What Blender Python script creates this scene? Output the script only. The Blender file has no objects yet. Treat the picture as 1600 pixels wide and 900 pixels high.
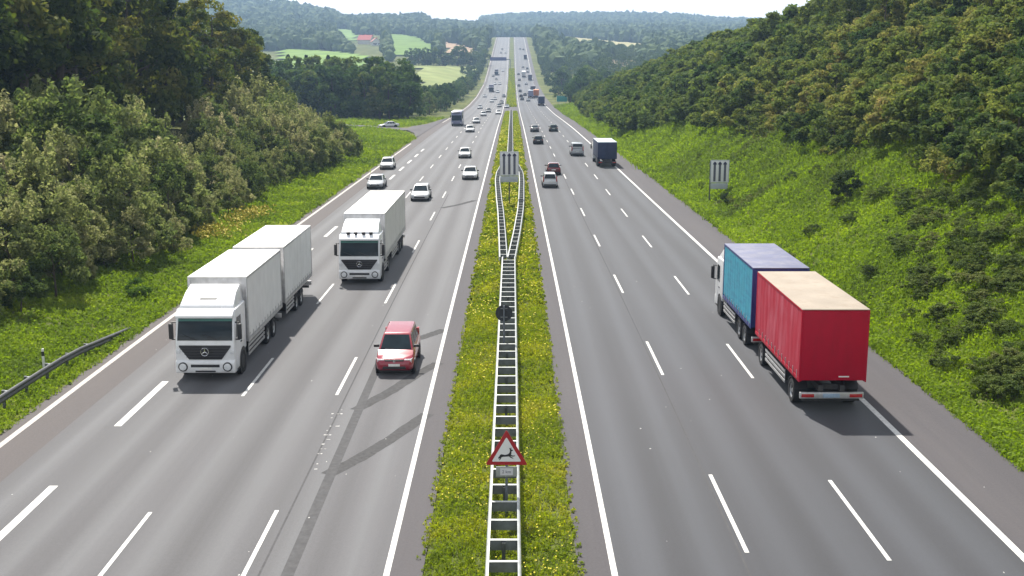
import bpy, bmesh, math, random
import numpy as np
from mathutils import Vector, Matrix

SC = bpy.context.scene
COL = SC.collection
R = math.radians

# ------------------------------------------------------------------ camera
F_PX = 1800.0            # focal length in pixels of the 1600 px wide photograph
CAM_H, CAM_X, HOR = 13.5, 0.3, 80.0
PITCH = math.atan((450 - HOR) / F_PX)
cam_d = bpy.data.cameras.new('camera')
cam_d.sensor_width = 36.0
cam_d.lens = 36.0 * F_PX / 1600.0
cam_d.clip_start = 0.5
cam_d.clip_end = 20000
cam = bpy.data.objects.new('camera', cam_d)
COL.objects.link(cam)
cam.location = (CAM_X, 0, CAM_H)
cam.rotation_euler = (math.pi / 2 - PITCH, 0, 0)
SC.camera = cam

# ------------------------------------------------------------------ sky, sun, exposure
SUN_DIR = Vector((-0.25, 0.75, 1.05)).normalized()
SUN_EL = math.asin(SUN_DIR.z)
SUN_ROT = math.atan2(SUN_DIR.x, SUN_DIR.y)
world = bpy.data.worlds.new('World')
SC.world = world
world.use_nodes = True
wn, wl = world.node_tree.nodes, world.node_tree.links
wn.clear()
w_out = wn.new('ShaderNodeOutputWorld')
w_bg = wn.new('ShaderNodeBackground')
w_sky = wn.new('ShaderNodeTexSky')
w_sky.sky_type = 'NISHITA'
w_sky.sun_disc = False
w_sky.sun_elevation = SUN_EL
w_sky.sun_rotation = SUN_ROT
w_sky.air_density = 1.0
w_sky.dust_density = 2.5
w_sky.altitude = 150
w_tc = wn.new('ShaderNodeTexCoord')
w_map = wn.new('ShaderNodeMapping')
w_map.inputs['Scale'].default_value = (1.0, 1.0, 3.5)
w_noise = wn.new('ShaderNodeTexNoise')
w_noise.inputs['Scale'].default_value = 2.2
w_noise.inputs['Detail'].default_value = 6
w_noise.inputs['Roughness'].default_value = 0.55
w_ramp = wn.new('ShaderNodeValToRGB')
w_ramp.color_ramp.elements[0].position = 0.22
w_ramp.color_ramp.elements[1].position = 0.62
w_mix = wn.new('ShaderNodeMixRGB')
w_mix.inputs['Color2'].default_value = (12.5, 12.9, 13.6, 1)     # bright thin cloud
wl.new(w_tc.outputs['Generated'], w_map.inputs['Vector'])
wl.new(w_map.outputs['Vector'], w_noise.inputs['Vector'])
wl.new(w_noise.outputs['Fac'], w_ramp.inputs['Fac'])
wl.new(w_ramp.outputs['Color'], w_mix.inputs['Fac'])
wl.new(w_sky.outputs['Color'], w_mix.inputs['Color1'])
# the cloud is brightest towards the horizon
w_sep = wn.new('ShaderNodeSeparateXYZ')
wl.new(w_tc.outputs['Generated'], w_sep.inputs[0])
w_hor = wn.new('ShaderNodeMapRange')
w_hor.inputs['From Min'].default_value = 0.0; w_hor.inputs['From Max'].default_value = 0.20
w_hor.inputs['To Min'].default_value = 1.0; w_hor.inputs['To Max'].default_value = 0.0
wl.new(w_sep.outputs['Z'], w_hor.inputs['Value'])
w_mix2 = wn.new('ShaderNodeMixRGB')
w_mix2.inputs['Color2'].default_value = (27.0, 26.6, 26.2, 1)
wl.new(w_hor.outputs['Result'], w_mix2.inputs['Fac'])
wl.new(w_mix.outputs['Color'], w_mix2.inputs['Color1'])
wl.new(w_mix2.outputs['Color'], w_bg.inputs['Color'])
w_bg.inputs['Strength'].default_value = 0.05
wl.new(w_bg.outputs['Background'], w_out.inputs['Surface'])

sun_d = bpy.data.lights.new('sun', 'SUN')
sun_d.energy = 5.0
sun_d.angle = R(1.2)
sun_d.color = (1.0, 0.95, 0.87)
sun = bpy.data.objects.new('sun', sun_d)
COL.objects.link(sun)
sun.location = (0, 0, 200)
sun.rotation_euler = SUN_DIR.to_track_quat('Z', 'Y').to_euler()

SC.view_settings.view_transform = 'Standard'
SC.view_settings.look = 'None'
SC.view_settings.gamma = 1.0
SC.view_settings.use_curve_mapping = False
SC.view_settings.exposure = 0.66
SC.render.engine = 'CYCLES'
cy = SC.cycles
cy.max_bounces = 5
cy.diffuse_bounces = 2
cy.glossy_bounces = 2
cy.transmission_bounces = 3
cy.transparent_max_bounces = 6
cy.volume_bounces = 0
cy.caustics_reflective = False
cy.caustics_refractive = False
cy.sample_clamp_indirect = 6
cy.use_denoising = True
HAZE = 0.00022

rng = np.random.default_rng(11)
random.seed(5)

# ------------------------------------------------------------------ tags
def tag(o, label=None, cat=None, group=None, kind=None):
    if label: o['label'] = label
    if cat: o['category'] = cat
    if group: o['group'] = group
    if kind: o['kind'] = kind
    return o

def empty(name, loc=(0, 0, 0), rot=(0, 0, 0)):
    o = bpy.data.objects.new(name, None)
    o.empty_display_size = 0.3
    COL.objects.link(o)
    o.location = loc
    o.rotation_euler = rot
    return o

def copy_tree(o, parent=None):
    c = o.copy()
    COL.objects.link(c)
    if parent is not None:
        c.parent = parent
    for ch in o.children:
        copy_tree(ch, c)
    return c

# ------------------------------------------------------------------ mesh building
class MB:
    def __init__(self):
        self.v, self.f, self.mi = [], [], []

    def add(self, vs, fs, mi=0):
        n = len(self.v)
        self.v.extend([tuple(p) for p in vs])
        for f in fs:
            self.f.append([i + n for i in f])
            self.mi.append(mi)
        return self

    def box(self, x0, x1, y0, y1, z0, z1, mi=0):
        x0, x1 = min(x0, x1), max(x0, x1); y0, y1 = min(y0, y1), max(y0, y1); z0, z1 = min(z0, z1), max(z0, z1)
        return self.add([(x0, y0, z0), (x1, y0, z0), (x1, y1, z0), (x0, y1, z0),
                         (x0, y0, z1), (x1, y0, z1), (x1, y1, z1), (x0, y1, z1)],
                        [(3, 2, 1, 0), (4, 5, 6, 7), (0, 1, 5, 4), (1, 2, 6, 5), (2, 3, 7, 6), (3, 0, 4, 7)], mi)

    def prism(self, poly, axis, a, b, mi=0):
        """poly: 2D points, extruded along axis ('x','y','z') from a to b"""
        def P(p, t):
            if axis == 'x': return (t, p[0], p[1])
            if axis == 'y': return (p[0], t, p[1])
            return (p[0], p[1], t)
        n = len(poly)
        vs = [P(p, a) for p in poly] + [P(p, b) for p in poly]
        fs = [tuple(range(n)), tuple(range(2 * n - 1, n - 1, -1))]
        for i in range(n):
            j = (i + 1) % n
            fs.append((i, i + n, j + n, j))
        return self.add(vs, fs, mi)

    def cyl(self, c, axis, r, a, b, n=16, r2=None, mi=0):
        r2 = r if r2 is None else r2
        vs = []
        for t, rr in ((a, r), (b, r2)):
            for k in range(n):
                u, w = rr * math.cos(2 * math.pi * k / n), rr * math.sin(2 * math.pi * k / n)
                if axis == 'x': vs.append((c[0] + t, c[1] + u, c[2] + w))
                elif axis == 'y': vs.append((c[0] + u, c[1] + t, c[2] + w))
                else: vs.append((c[0] + u, c[1] + w, c[2] + t))
        fs = [tuple(range(n)), tuple(range(2 * n - 1, n - 1, -1))]
        for k in range(n):
            j = (k + 1) % n
            fs.append((k, k + n, j + n, j))
        return self.add(vs, fs, mi)

    def lathe(self, c, axis, prof, n=20, mi=0):
        """prof: (radius, along) pairs"""
        vs = []
        for rr, t in prof:
            for k in range(n):
                u, w = rr * math.cos(2 * math.pi * k / n), rr * math.sin(2 * math.pi * k / n)
                if axis == 'x': vs.append((c[0] + t, c[1] + u, c[2] + w))
                elif axis == 'y': vs.append((c[0] + u, c[1] + t, c[2] + w))
                else: vs.append((c[0] + u, c[1] + w, c[2] + t))
        fs = []
        for i in range(len(prof) - 1):
            for k in range(n):
                j = (k + 1) % n
                fs.append((i * n + k, (i + 1) * n + k, (i + 1) * n + j, i * n + j))
        fs.append(tuple(range(n)))
        m = (len(prof) - 1) * n
        fs.append(tuple(range(m + n - 1, m - 1, -1)))
        return self.add(vs, fs, mi)

    def tube(self, path, radii, n=6, mi=0):
        vs, fs = [], []
        path = [Vector(p) for p in path]
        for i, p in enumerate(path):
            d = (path[min(i + 1, len(path) - 1)] - path[max(i - 1, 0)]).normalized()
            a = d.orthogonal().normalized(); b = d.cross(a)
            for k in range(n):
                t = 2 * math.pi * k / n
                vs.append(p + (a * math.cos(t) + b * math.sin(t)) * radii[i])
        for i in range(len(path) - 1):
            for k in range(n):
                j = (k + 1) % n
                fs.append((i * n + k, i * n + j, (i + 1) * n + j, (i + 1) * n + k))
        fs.append(tuple(range(n - 1, -1, -1)))
        m = (len(path) - 1) * n
        fs.append(tuple(range(m, m + n)))
        return self.add(vs, fs, mi)

    def loft(self, rings, mi=0, caps=True):
        n = len(rings[0])
        vs = [p for r in rings for p in r]
        fs = []
        for i in range(len(rings) - 1):
            for k in range(n):
                j = (k + 1) % n
                fs.append((i * n + k, i * n + j, (i + 1) * n + j, (i + 1) * n + k))
        if caps:
            fs.append(tuple(range(n - 1, -1, -1)))
            m = (len(rings) - 1) * n
            fs.append(tuple(range(m, m + n)))
        return self.add(vs, fs, mi)

    def merge(self, o, mi):
        return self.add(o.v, o.f, mi)

    def mesh(self, name, mats, bevel=0.0, segs=2, sharp=38):
        me = bpy.data.meshes.new(name)
        me.from_pydata(self.v, [], self.f)
        for m in mats: me.materials.append(m)
        me.polygons.foreach_set('material_index', self.mi)
        bm = bmesh.new(); bm.from_mesh(me)
        bmesh.ops.recalc_face_normals(bm, faces=bm.faces)
        if bevel > 0:
            ed = [e for e in bm.edges if len(e.link_faces) == 2 and e.calc_face_angle(0) > R(28)]
            bmesh.ops.bevel(bm, geom=ed, offset=bevel, segments=segs, profile=0.6, affect='EDGES', clamp_overlap=True)
        bm.to_mesh(me); bm.free()
        me.polygons.foreach_set('use_smooth', [True] * len(me.polygons))
        me.set_sharp_from_angle(angle=R(sharp))
        return me

    def build(self, name, mat, parent=None, bevel=0.0, segs=2, sharp=38):
        mats = mat if isinstance(mat, (list, tuple)) else [mat]
        o = bpy.data.objects.new(name, self.mesh(name, mats, bevel, segs, sharp))
        COL.objects.link(o)
        if parent is not None: o.parent = parent
        return o

def np_mesh(name, verts, faces, mat, tint=None, smooth=False):
    """large meshes from arrays; faces (N,3) or (N,4); tint: one float per vertex"""
    me = bpy.data.meshes.new(name)
    nf, k = faces.shape
    me.vertices.add(len(verts)); me.vertices.foreach_set('co', verts.astype(np.float32).ravel())
    me.loops.add(nf * k); me.loops.foreach_set('vertex_index', faces.astype(np.int32).ravel())
    me.polygons.add(nf)
    me.polygons.foreach_set('loop_start', np.arange(0, nf * k, k, dtype=np.int32))
    me.polygons.foreach_set('loop_total', np.full(nf, k, dtype=np.int32))
    me.polygons.foreach_set('use_smooth', np.full(nf, smooth, dtype=bool))
    if tint is not None:
        a = me.attributes.new('tint', 'FLOAT', 'POINT')
        a.data.foreach_set('value', tint.astype(np.float32))
    me.materials.append(mat)
    me.update(calc_edges=True)
    me.validate()
    return me

def link_mesh(name, me, parent=None):
    o = bpy.data.objects.new(name, me)
    COL.objects.link(o)
    if parent is not None: o.parent = parent
    return o

# ------------------------------------------------------------------ materials
MATS = {}
def new_mat(name):
    m = bpy.data.materials.new(name); m.use_nodes = True
    nt = m.node_tree
    b = nt.nodes['Principled BSDF']
    return m, nt, b

def surf(name, col, rough=0.5, metal=0.0, var=0.12, scale=3.0, bump=0.0, coat=0.0, spec=0.5, dirt=None, objcol=False):
    """procedural surface: base colour varied by noise, optional grime of its own shape"""
    if name in MATS: return MATS[name]
    m, nt, b = new_mat(name)
    n, l = nt.nodes, nt.links
    tc = n.new('ShaderNodeTexCoord')
    no = n.new('ShaderNodeTexNoise'); no.inputs['Scale'].default_value = scale; no.inputs['Detail'].default_value = 5
    l.new(tc.outputs['Object'], no.inputs['Vector'])
    hsv = n.new('ShaderNodeHueSaturation')
    mr = n.new('ShaderNodeMapRange')
    mr.inputs['From Min'].default_value = 0.3; mr.inputs['From Max'].default_value = 0.7
    mr.inputs['To Min'].default_value = 1 - var; mr.inputs['To Max'].default_value = 1 + var
    l.new(no.outputs['Fac'], mr.inputs['Value'])
    l.new(mr.outputs['Result'], hsv.inputs['Value'])
    if objcol:
        oi = n.new('ShaderNodeObjectInfo')
        l.new(oi.outputs['Color'], hsv.inputs['Color'])
    else:
        hsv.inputs['Color'].default_value = (*col, 1)
    last = hsv.outputs['Color']
    if dirt:
        dn = n.new('ShaderNodeTexNoise'); dn.inputs['Scale'].default_value = dirt[1]; dn.inputs['Detail'].default_value = 7
        dn.inputs['Roughness'].default_value = 0.7
        mp = n.new('ShaderNodeMapping'); mp.inputs['Scale'].default_value = dirt[3] if len(dirt) > 3 else (1, 1, 1)
        l.new(tc.outputs['Object'], mp.inputs['Vector']); l.new(mp.outputs['Vector'], dn.inputs['Vector'])
        cr = n.new('ShaderNodeValToRGB')
        cr.color_ramp.elements[0].position = 0.46; cr.color_ramp.elements[0].color = (0, 0, 0, 1)
        cr.color_ramp.elements[1].position = 0.78; cr.color_ramp.elements[1].color = (dirt[2],) * 3 + (1,)
        l.new(dn.outputs['Fac'], cr.inputs['Fac'])
        mx = n.new('ShaderNodeMixRGB'); mx.inputs['Color2'].default_value = (*dirt[0], 1)
        l.new(cr.outputs['Color'], mx.inputs['Fac']); l.new(last, mx.inputs['Color1'])
        last = mx.outputs['Color']
    l.new(last, b.inputs['Base Color'])
    b.inputs['Roughness'].default_value = rough
    b.inputs['Metallic'].default_value = metal
    b.inputs['Specular IOR Level'].default_value = spec
    if coat:
        b.inputs['Coat Weight'].default_value = coat; b.inputs['Coat Roughness'].default_value = 0.06
    if bump:
        bp = n.new('ShaderNodeBump'); bp.inputs['Strength'].default_value = bump; bp.inputs['Distance'].default_value = 0.02
        l.new(no.outputs['Fac'], bp.inputs['Height']); l.new(bp.outputs['Normal'], b.inputs['Normal'])
    MATS[name] = m
    return m

def leaf_mat(name, cols, scale=0.5, rough=0.8, trans=0.3, objvar=0.35):
    """foliage: per-leaf tint attribute + position noise + per-plant variation pick the colour"""
    m, nt, b = new_mat(name)
    n, l = nt.nodes, nt.links
    at = n.new('ShaderNodeAttribute'); at.attribute_name = 'tint'
    geo = n.new('ShaderNodeNewGeometry')
    no = n.new('ShaderNodeTexNoise'); no.inputs['Scale'].default_value = scale; no.inputs['Detail'].default_value = 3
    l.new(geo.outputs['Position'], no.inputs['Vector'])
    oi = n.new('ShaderNodeObjectInfo')
    a1 = n.new('ShaderNodeMath'); a1.operation = 'MULTIPLY_ADD'; a1.inputs[1].default_value = 0.55; a1.inputs[2].default_value = -0.06
    l.new(at.outputs['Fac'], a1.inputs[0])
    a2 = n.new('ShaderNodeMath'); a2.operation = 'MULTIPLY_ADD'; a2.inputs[1].default_value = 0.7
    l.new(no.outputs['Fac'], a2.inputs[0]); l.new(a1.outputs[0], a2.inputs[2])
    a3 = n.new('ShaderNodeMath'); a3.operation = 'MULTIPLY_ADD'; a3.inputs[1].default_value = objvar
    l.new(oi.outputs['Random'], a3.inputs[0]); l.new(a2.outputs[0], a3.inputs[2])
    a4 = n.new('ShaderNodeMath'); a4.operation = 'SUBTRACT'; a4.inputs[1].default_value = 0.1 + objvar * 0.5
    l.new(a3.outputs[0], a4.inputs[0])
    cr = n.new('ShaderNodeValToRGB'); e = cr.color_ramp.elements
    k = len(cols)
    while len(e) < k: e.new(0.5)
    for i, c in enumerate(cols):
        e[i].position = i / (k - 1); e[i].color = (*c, 1)
    l.new(a4.outputs[0], cr.inputs['Fac'])
    l.new(cr.outputs['Color'], b.inputs['Base Color'])
    b.inputs['Roughness'].default_value = rough
    b.inputs['Specular IOR Level'].default_value = 0.12
    tr = n.new('ShaderNodeBsdfTranslucent')
    hs = n.new('ShaderNodeHueSaturation'); hs.inputs['Saturation'].default_value = 1.15; hs.inputs['Value'].default_value = 1.3
    l.new(cr.outputs['Color'], hs.inputs['Color']); l.new(hs.outputs['Color'], tr.inputs['Color'])
    ms = n.new('ShaderNodeMixShader'); ms.inputs['Fac'].default_value = trans
    l.new(b.outputs['BSDF'], ms.inputs[1]); l.new(tr.outputs['BSDF'], ms.inputs[2])
    l.new(ms.outputs['Shader'], n['Material Output'].inputs['Surface'])
    return m

# ------------------------------------------------------------------ road profile and terrain
# height of the road along Y (metres ahead of the bridge the photograph was taken from)
_PY = np.array([-40, 28, 38, 58, 108, 140, 199, 262, 330, 376, 480, 592, 756, 860, 1020, 1120, 1300, 1400, 1500, 1700, 2500, 6000.])
_PZ = np.array([0.1, 0.03, 0.03, -0.1, -0.95, -1.45, -2.4, -3.6, -5.3, -6.6, -8.6, -9.3, -7.2, -2.0, 7.8, 14.0, 25.0, 29.5, 31.0, 30.0, 28, 28.])
_gy = np.arange(-40, 6001, 4.0)
_gz = np.interp(_gy, _PY, _PZ)
_k = np.hanning(19); _k /= _k.sum()
_gz = np.convolve(np.pad(_gz, 9, mode='edge'), _k, 'valid')

def zr(y):
    return np.interp(y, _gy, _gz)

def sstep(a, b, x):
    t = np.clip((np.asarray(x, float) - a) / (b - a), 0, 1)
    return t * t * (3 - 2 * t)

# far relief: the sight-line height (in photo pixels) of bare ground, over bearing and distance
_AZ = np.array([-300, 350, 450, 520, 545, 600, 665, 680, 745, 756, 800, 830, 860, 950, 1050, 1110, 1250, 2100.])
_DD = np.array([300, 500, 600, 800, 1000, 1200, 1500, 1800, 2200, 2600, 3000, 3600, 5000.])
_T = {300: 176, 500: 150, 600: 134, 800: 108, 1000: 88, 1200: 74}
_tab = np.zeros((len(_AZ), len(_DD)))
for i, a in enumerate(_AZ):
    for j, d in enumerate(_DD[:6]):
        _tab[i, j] = _T[int(d)] + (4 if a > 830 else 0)
#            -300 350 450 520 545 600 665 680 745 756 800 830 860 950 1050 1110 1250 2100
_tab[:, 6] = [52, 52, 54, 56, 57, 57, 60, 61, 64, 64, 66, 66, 65, 66, 66, 66, 66, 66]
_tab[:, 7] = [36, 36, 38, 42, 47, 47, 51, 52, 56, 56, 60, 60, 58, 57, 58, 60, 60, 60]
_tab[:, 8] = [12, 14, 16, 27, 38, 37, 36, 44, 48, 49, 54, 54, 52, 50, 50, 52, 52, 52]
_tab[:, 9] = [22, 24, 26, 36, 46, 44, 43, 46, 50, 42, 43, 43, 42, 41, 42, 46, 48, 48]
_tab[:, 10] = [40, 40, 40, 46, 52, 50, 50, 50, 52, 35, 32, 30, 31, 30, 32, 38, 42, 42]
_tab[:, 11] = 60
_tab[:, 12] = 70

def hill(x, y):
    y = np.maximum(np.asarray(y, float), 60.0)
    az = np.clip(800 + F_PX * (np.asarray(x, float) - CAM_X) / y, -300, 2100)
    d = np.clip(y, 300, 5000)
    i = np.clip(np.searchsorted(_AZ, az) - 1, 0, len(_AZ) - 2)
    j = np.clip(np.searchsorted(_DD, d) - 1, 0, len(_DD) - 2)
    u = (az - _AZ[i]) / (_AZ[i + 1] - _AZ[i]); v = (d - _DD[j]) / (_DD[j + 1] - _DD[j])
    u = u * u * (3 - 2 * u)
    t = (_tab[i, j] * (1 - u) + _tab[i + 1, j] * u) * (1 - v) + (_tab[i, j + 1] * (1 - u) + _tab[i + 1, j + 1] * u) * v
    return CAM_H + (HOR - t) / F_PX * y

XL, XR = -18.2, 17.2       # outer edges of the two carriageways
def crest(y):
    return np.interp(y, [-40, 60, 190, 250, 300, 350, 420, 500, 560], [19, 18.3, 17.4, 14.8, 11.3, 7.8, 4.2, 1.8, 0.5])

def terr(x, y):
    x, y = np.broadcast_arrays(np.asarray(x, float), np.asarray(y, float))
    base = zr(y)
    lx = np.interp(-x, [18, 19.5, 22, 25, 30, 38, 50, 90, 300], [0, -0.12, 0.0, 0.5, 1.6, 3.2, 5.0, 6.5, 9]) * (1 - sstep(170, 240, y) * 0.92)
    H = crest(y)
    s = np.clip(x - 19.2, 0, None) * 0.66
    ridge = np.where(s < H, s, H + (1 - np.exp(-np.clip(s - H, 0, None) / 8)) * 3.0)
    ridge = ridge + 0.22 * np.sin(x * 0.55 + y * 0.05) * np.clip((x - 20) / 6, 0, 1) + 0.28 * np.sin(y * 0.21 + x * 0.3) * np.clip((x - 20) / 6, 0, 1)
    near = base + np.where(x < -18, lx, 0) + np.where(x > 17, ridge - 0.1 * sstep(17, 18.5, x), 0)
    far = hill(x, y)
    w = sstep(360, 560, y)
    nat = near * (1 - w) + far * w
    c = sstep(18.5, 60, np.abs(x + 0.5)) * w + (1 - w)
    c = np.where(np.abs(x + 0.5) < 18.5, 0, c)
    c = np.maximum(c, sstep(1580, 1800, y))
    return base * (1 - c) + nat * c

def cam_ray(px, py):
    d = Vector(((px - 800) / F_PX, (450 - py) / F_PX, -1.0))
    return Matrix.Rotation(math.pi / 2 - PITCH, 3, 'X') @ d

_RY = np.concatenate([np.arange(24, 400, 0.5), np.arange(400, 4200, 2.0)])
def at(px, py, road=True):
    """the point of the road (or of the bare terrain) seen along this bearing"""
    d = cam_ray(px, py)
    t = _RY / d.y
    X, Z = CAM_X + d.x * t, CAM_H + d.z * t
    g = zr(_RY) if road else terr(X, _RY)
    below = np.nonzero(Z < g)[0]
    if len(below) == 0: return None
    i = below[0]
    return Vector((float(X[i]), float(_RY[i]), float(g[i])))

Y_ST = np.concatenate([np.arange(-20, 400, 4.0), np.arange(400, 1000, 10.0), np.arange(1000, 2400, 15.0), np.arange(2400, 5001, 100.0)])

# ================================================================== THE SETTING
def ground_mat():
    m, nt, b = new_mat('meadow_ground')
    n, l = nt.nodes, nt.links
    geo = n.new('ShaderNodeNewGeometry')
    def noise(s, d=4, r=0.55):
        q = n.new('ShaderNodeTexNoise'); q.inputs['Scale'].default_value = s; q.inputs['Detail'].default_value = d
        q.inputs['Roughness'].default_value = r
        l.new(geo.outputs['Position'], q.inputs['Vector']); return q
    n1, n2, n3 = noise(0.09, 5), noise(0.8, 6, 0.7), noise(5.0, 4)
    cr = n.new('ShaderNodeValToRGB'); e = cr.color_ramp.elements
    e[0].position = 0.30; e[0].color = (0.055, 0.072, 0.022, 1)
    e[1].position = 0.70; e[1].color = (0.165, 0.165, 0.055, 1)
    x = e.new(0.5); x.color = (0.10, 0.118, 0.034, 1)
    l.new(n1.outputs['Fac'], cr.inputs['Fac'])
    cr2 = n.new('ShaderNodeValToRGB'); e = cr2.color_ramp.elements
    e[0].position = 0.55; e[0].color = (0, 0, 0, 1); e[1].position = 0.75; e[1].color = (0.75, 0.75, 0.75, 1)
    l.new(n2.outputs['Fac'], cr2.inputs['Fac'])
    mx = n.new('ShaderNodeMixRGB'); mx.inputs['Color2'].default_value = (0.13, 0.10, 0.055, 1)
    l.new(cr2.outputs['Color'], mx.inputs['Fac']); l.new(cr.outputs['Color'], mx.inputs['Color1'])
    mr = n.new('ShaderNodeMapRange'); mr.inputs['From Min'].default_value = 0.3; mr.inputs['From Max'].default_value = 0.7
    mr.inputs['To Min'].default_value = 0.65; mr.inputs['To Max'].default_value = 1.35
    l.new(n3.outputs['Fac'], mr.inputs['Value'])
    hs = n.new('ShaderNodeHueSaturation'); l.new(mx.outputs['Color'], hs.inputs['Color']); l.new(mr.outputs['Result'], hs.inputs['Value'])
    l.new(hs.outputs['Color'], b.inputs['Base Color'])
    b.inputs['Roughness'].default_value = 0.95; b.inputs['Specular IOR Level'].default_value = 0.1
    bp = n.new('ShaderNodeBump'); bp.inputs['Strength'].default_value = 0.7; bp.inputs['Distance'].default_value = 0.25
    l.new(n2.outputs['Fac'], bp.inputs['Height']); l.new(bp.outputs['Normal'], b.inputs['Normal'])
    return m

def asphalt_mat(name, base, lane0, seedoff):
    """asphalt with polished wheel tracks, long streaks, patches and fine grain"""
    m, nt, b = new_mat(name)
    n, l = nt.nodes, nt.links
    geo = n.new('ShaderNodeNewGeometry')
    sep = n.new('ShaderNodeSeparateXYZ'); l.new(geo.outputs['Position'], sep.inputs[0])
    def math_(op, a, bb, c=None):
        q = n.new('ShaderNodeMath'); q.operation = op
        for i, v in enumerate((a, bb, c)):
            if v is None: continue
            if isinstance(v, (int, float)): q.inputs[i].default_value = v
            else: l.new(v, q.inputs[i])
        return q.outputs[0]
    def noise(sc, scale, det=4, rough=0.55):
        mp = n.new('ShaderNodeMapping'); mp.inputs['Scale'].default_value = sc; mp.inputs['Location'].default_value = (seedoff, seedoff * 2, 0)
        l.new(geo.outputs['Position'], mp.inputs['Vector'])
        q = n.new('ShaderNodeTexNoise'); q.inputs['Scale'].default_value = scale; q.inputs['Detail'].default_value = det
        q.inputs['Roughness'].default_value = rough
        l.new(mp.outputs['Vector'], q.inputs['Vector']); return q.outputs['Fac']
    wob = noise((1, 0.02, 0), 1.0, 2)
    xx = math_('ADD', sep.outputs['X'], math_('MULTIPLY', math_('SUBTRACT', wob, 0.5), 0.8))
    u = math_('FRACT', math_('DIVIDE', math_('SUBTRACT', xx, lane0 - 375.0), 3.75), 0)
    cr = n.new('ShaderNodeValToRGB'); e = cr.color_ramp.elements
    cr.color_ramp.interpolation = 'B_SPLINE'
    e[0].position = 0.0; e[0].color = (0.40, 0.40, 0.40, 1)
    e[1].position = 1.0; e[1].color = (0.40, 0.40, 0.40, 1)
    for p, v in ((0.12, 0.42), (0.26, 0.80), (0.38, 0.44), (0.5, 0.26), (0.62, 0.44), (0.74, 0.80), (0.88, 0.42)):
        x = e.new(p); x.color = (v, v, v, 1)
    l.new(u, cr.inputs['Fac'])
    streak = noise((1.6, 0.012, 0), 1.0, 5, 0.65)
    patch = noise((0.16, 0.035, 0), 1.0, 3)
    grain = noise((1, 1, 1), 14.0, 6, 0.75)
    fine = noise((1, 1, 1), 60.0, 2, 0.6)
    v = math_('MULTIPLY_ADD', cr.outputs['Color'], 1.35, 0.38)
    v = math_('ADD', v, math_('MULTIPLY', math_('SUBTRACT', streak, 0.5), 0.75))
    v = math_('ADD', v, math_('MULTIPLY', math_('SUBTRACT', patch, 0.5), 0.55))
    v = math_('ADD', v, math_('MULTIPLY', math_('SUBTRACT', grain, 0.5), 0.75))
    v = math_('ADD', v, math_('MULTIPLY', math_('SUBTRACT', fine, 0.5), 0.55))
    # between the tracks the binder is browner and darker, the polished tracks greyer
    tint = n.new('ShaderNodeMixRGB')
    tint.inputs['Color1'].default_value = (base[0] * 1.06, base[1] * 0.97, base[2] * 1.0, 1)
    tint.inputs['Color2'].default_value = (base[0] * 0.98, base[1] * 1.02, base[2] * 1.0, 1)
    l.new(cr.outputs['Color'], tint.inputs['Fac'])
    hs = n.new('ShaderNodeHueSaturation'); l.new(tint.outputs['Color'], hs.inputs['Color']); l.new(v, hs.inputs['Value'])
    l.new(hs.outputs['Color'], b.inputs['Base Color'])
    ro = math_('MULTIPLY_ADD', cr.outputs['Color'], -0.10, 0.78)
    l.new(ro, b.inputs['Roughness'])
    b.inputs['Specular IOR Level'].default_value = 0.45
    b.inputs['Sheen Weight'].default_value = 0.16; b.inputs['Sheen Roughness'].default_value = 0.45
    bp = n.new('ShaderNodeBump'); bp.inputs['Strength'].default_value = 0.35; bp.inputs['Distance'].default_value = 0.01
    l.new(fine, bp.inputs['Height']); l.new(bp.outputs['Normal'], b.inputs['Normal'])
    return m

M_GROUND = ground_mat()
M_ROAD_L = asphalt_mat('asphalt_worn', (0.062, 0.0625, 0.067), -3.0, 3.0)
M_ROAD_R = asphalt_mat('asphalt_darker', (0.027, 0.029, 0.036), 3.0, 17.0)
M_SHOULDER = surf('asphalt_shoulder', (0.068, 0.063, 0.068), 0.8, var=0.10, scale=14.0, bump=0.1, spec=0.3,
                  dirt=((0.105, 0.096, 0.097), 0.35, 0.6, (1, 0.05, 1)))
M_LINE = surf('road_paint', (0.62, 0.615, 0.59), 0.7, var=0.12, scale=9.0, spec=0.2, dirt=((0.26, 0.255, 0.25), 5.0, 0.75))
M_TAR = surf('tar_seal', (0.092, 0.091, 0.093), 0.95, spec=0.15, var=0.15, scale=5.0, dirt=((0.085, 0.084, 0.085), 1.0, 0.8, (1, .1, 1)))

def sheet(name, xs, ys, lift, mat, kind='structure', zf=None):
    xs, ys = np.asarray(xs, float), np.asarray(ys, float)
    X, Y = np.meshgrid(xs, ys)
    Z = (zr(Y) if zf is None else zf(X, Y)) + lift
    V = np.stack([X, Y, Z], -1).reshape(-1, 3)
    nx, ny = len(xs), len(ys)
    i = np.arange(nx - 1)[None, :] + (np.arange(ny - 1) * nx)[:, None]
    Fq = np.stack([i, i + 1, i + nx + 1, i + nx], -1).reshape(-1, 4)
    o = link_mesh(name, np_mesh(name, V, Fq, mat, smooth=True))
    if kind: o['kind'] = kind
    return o

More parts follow.
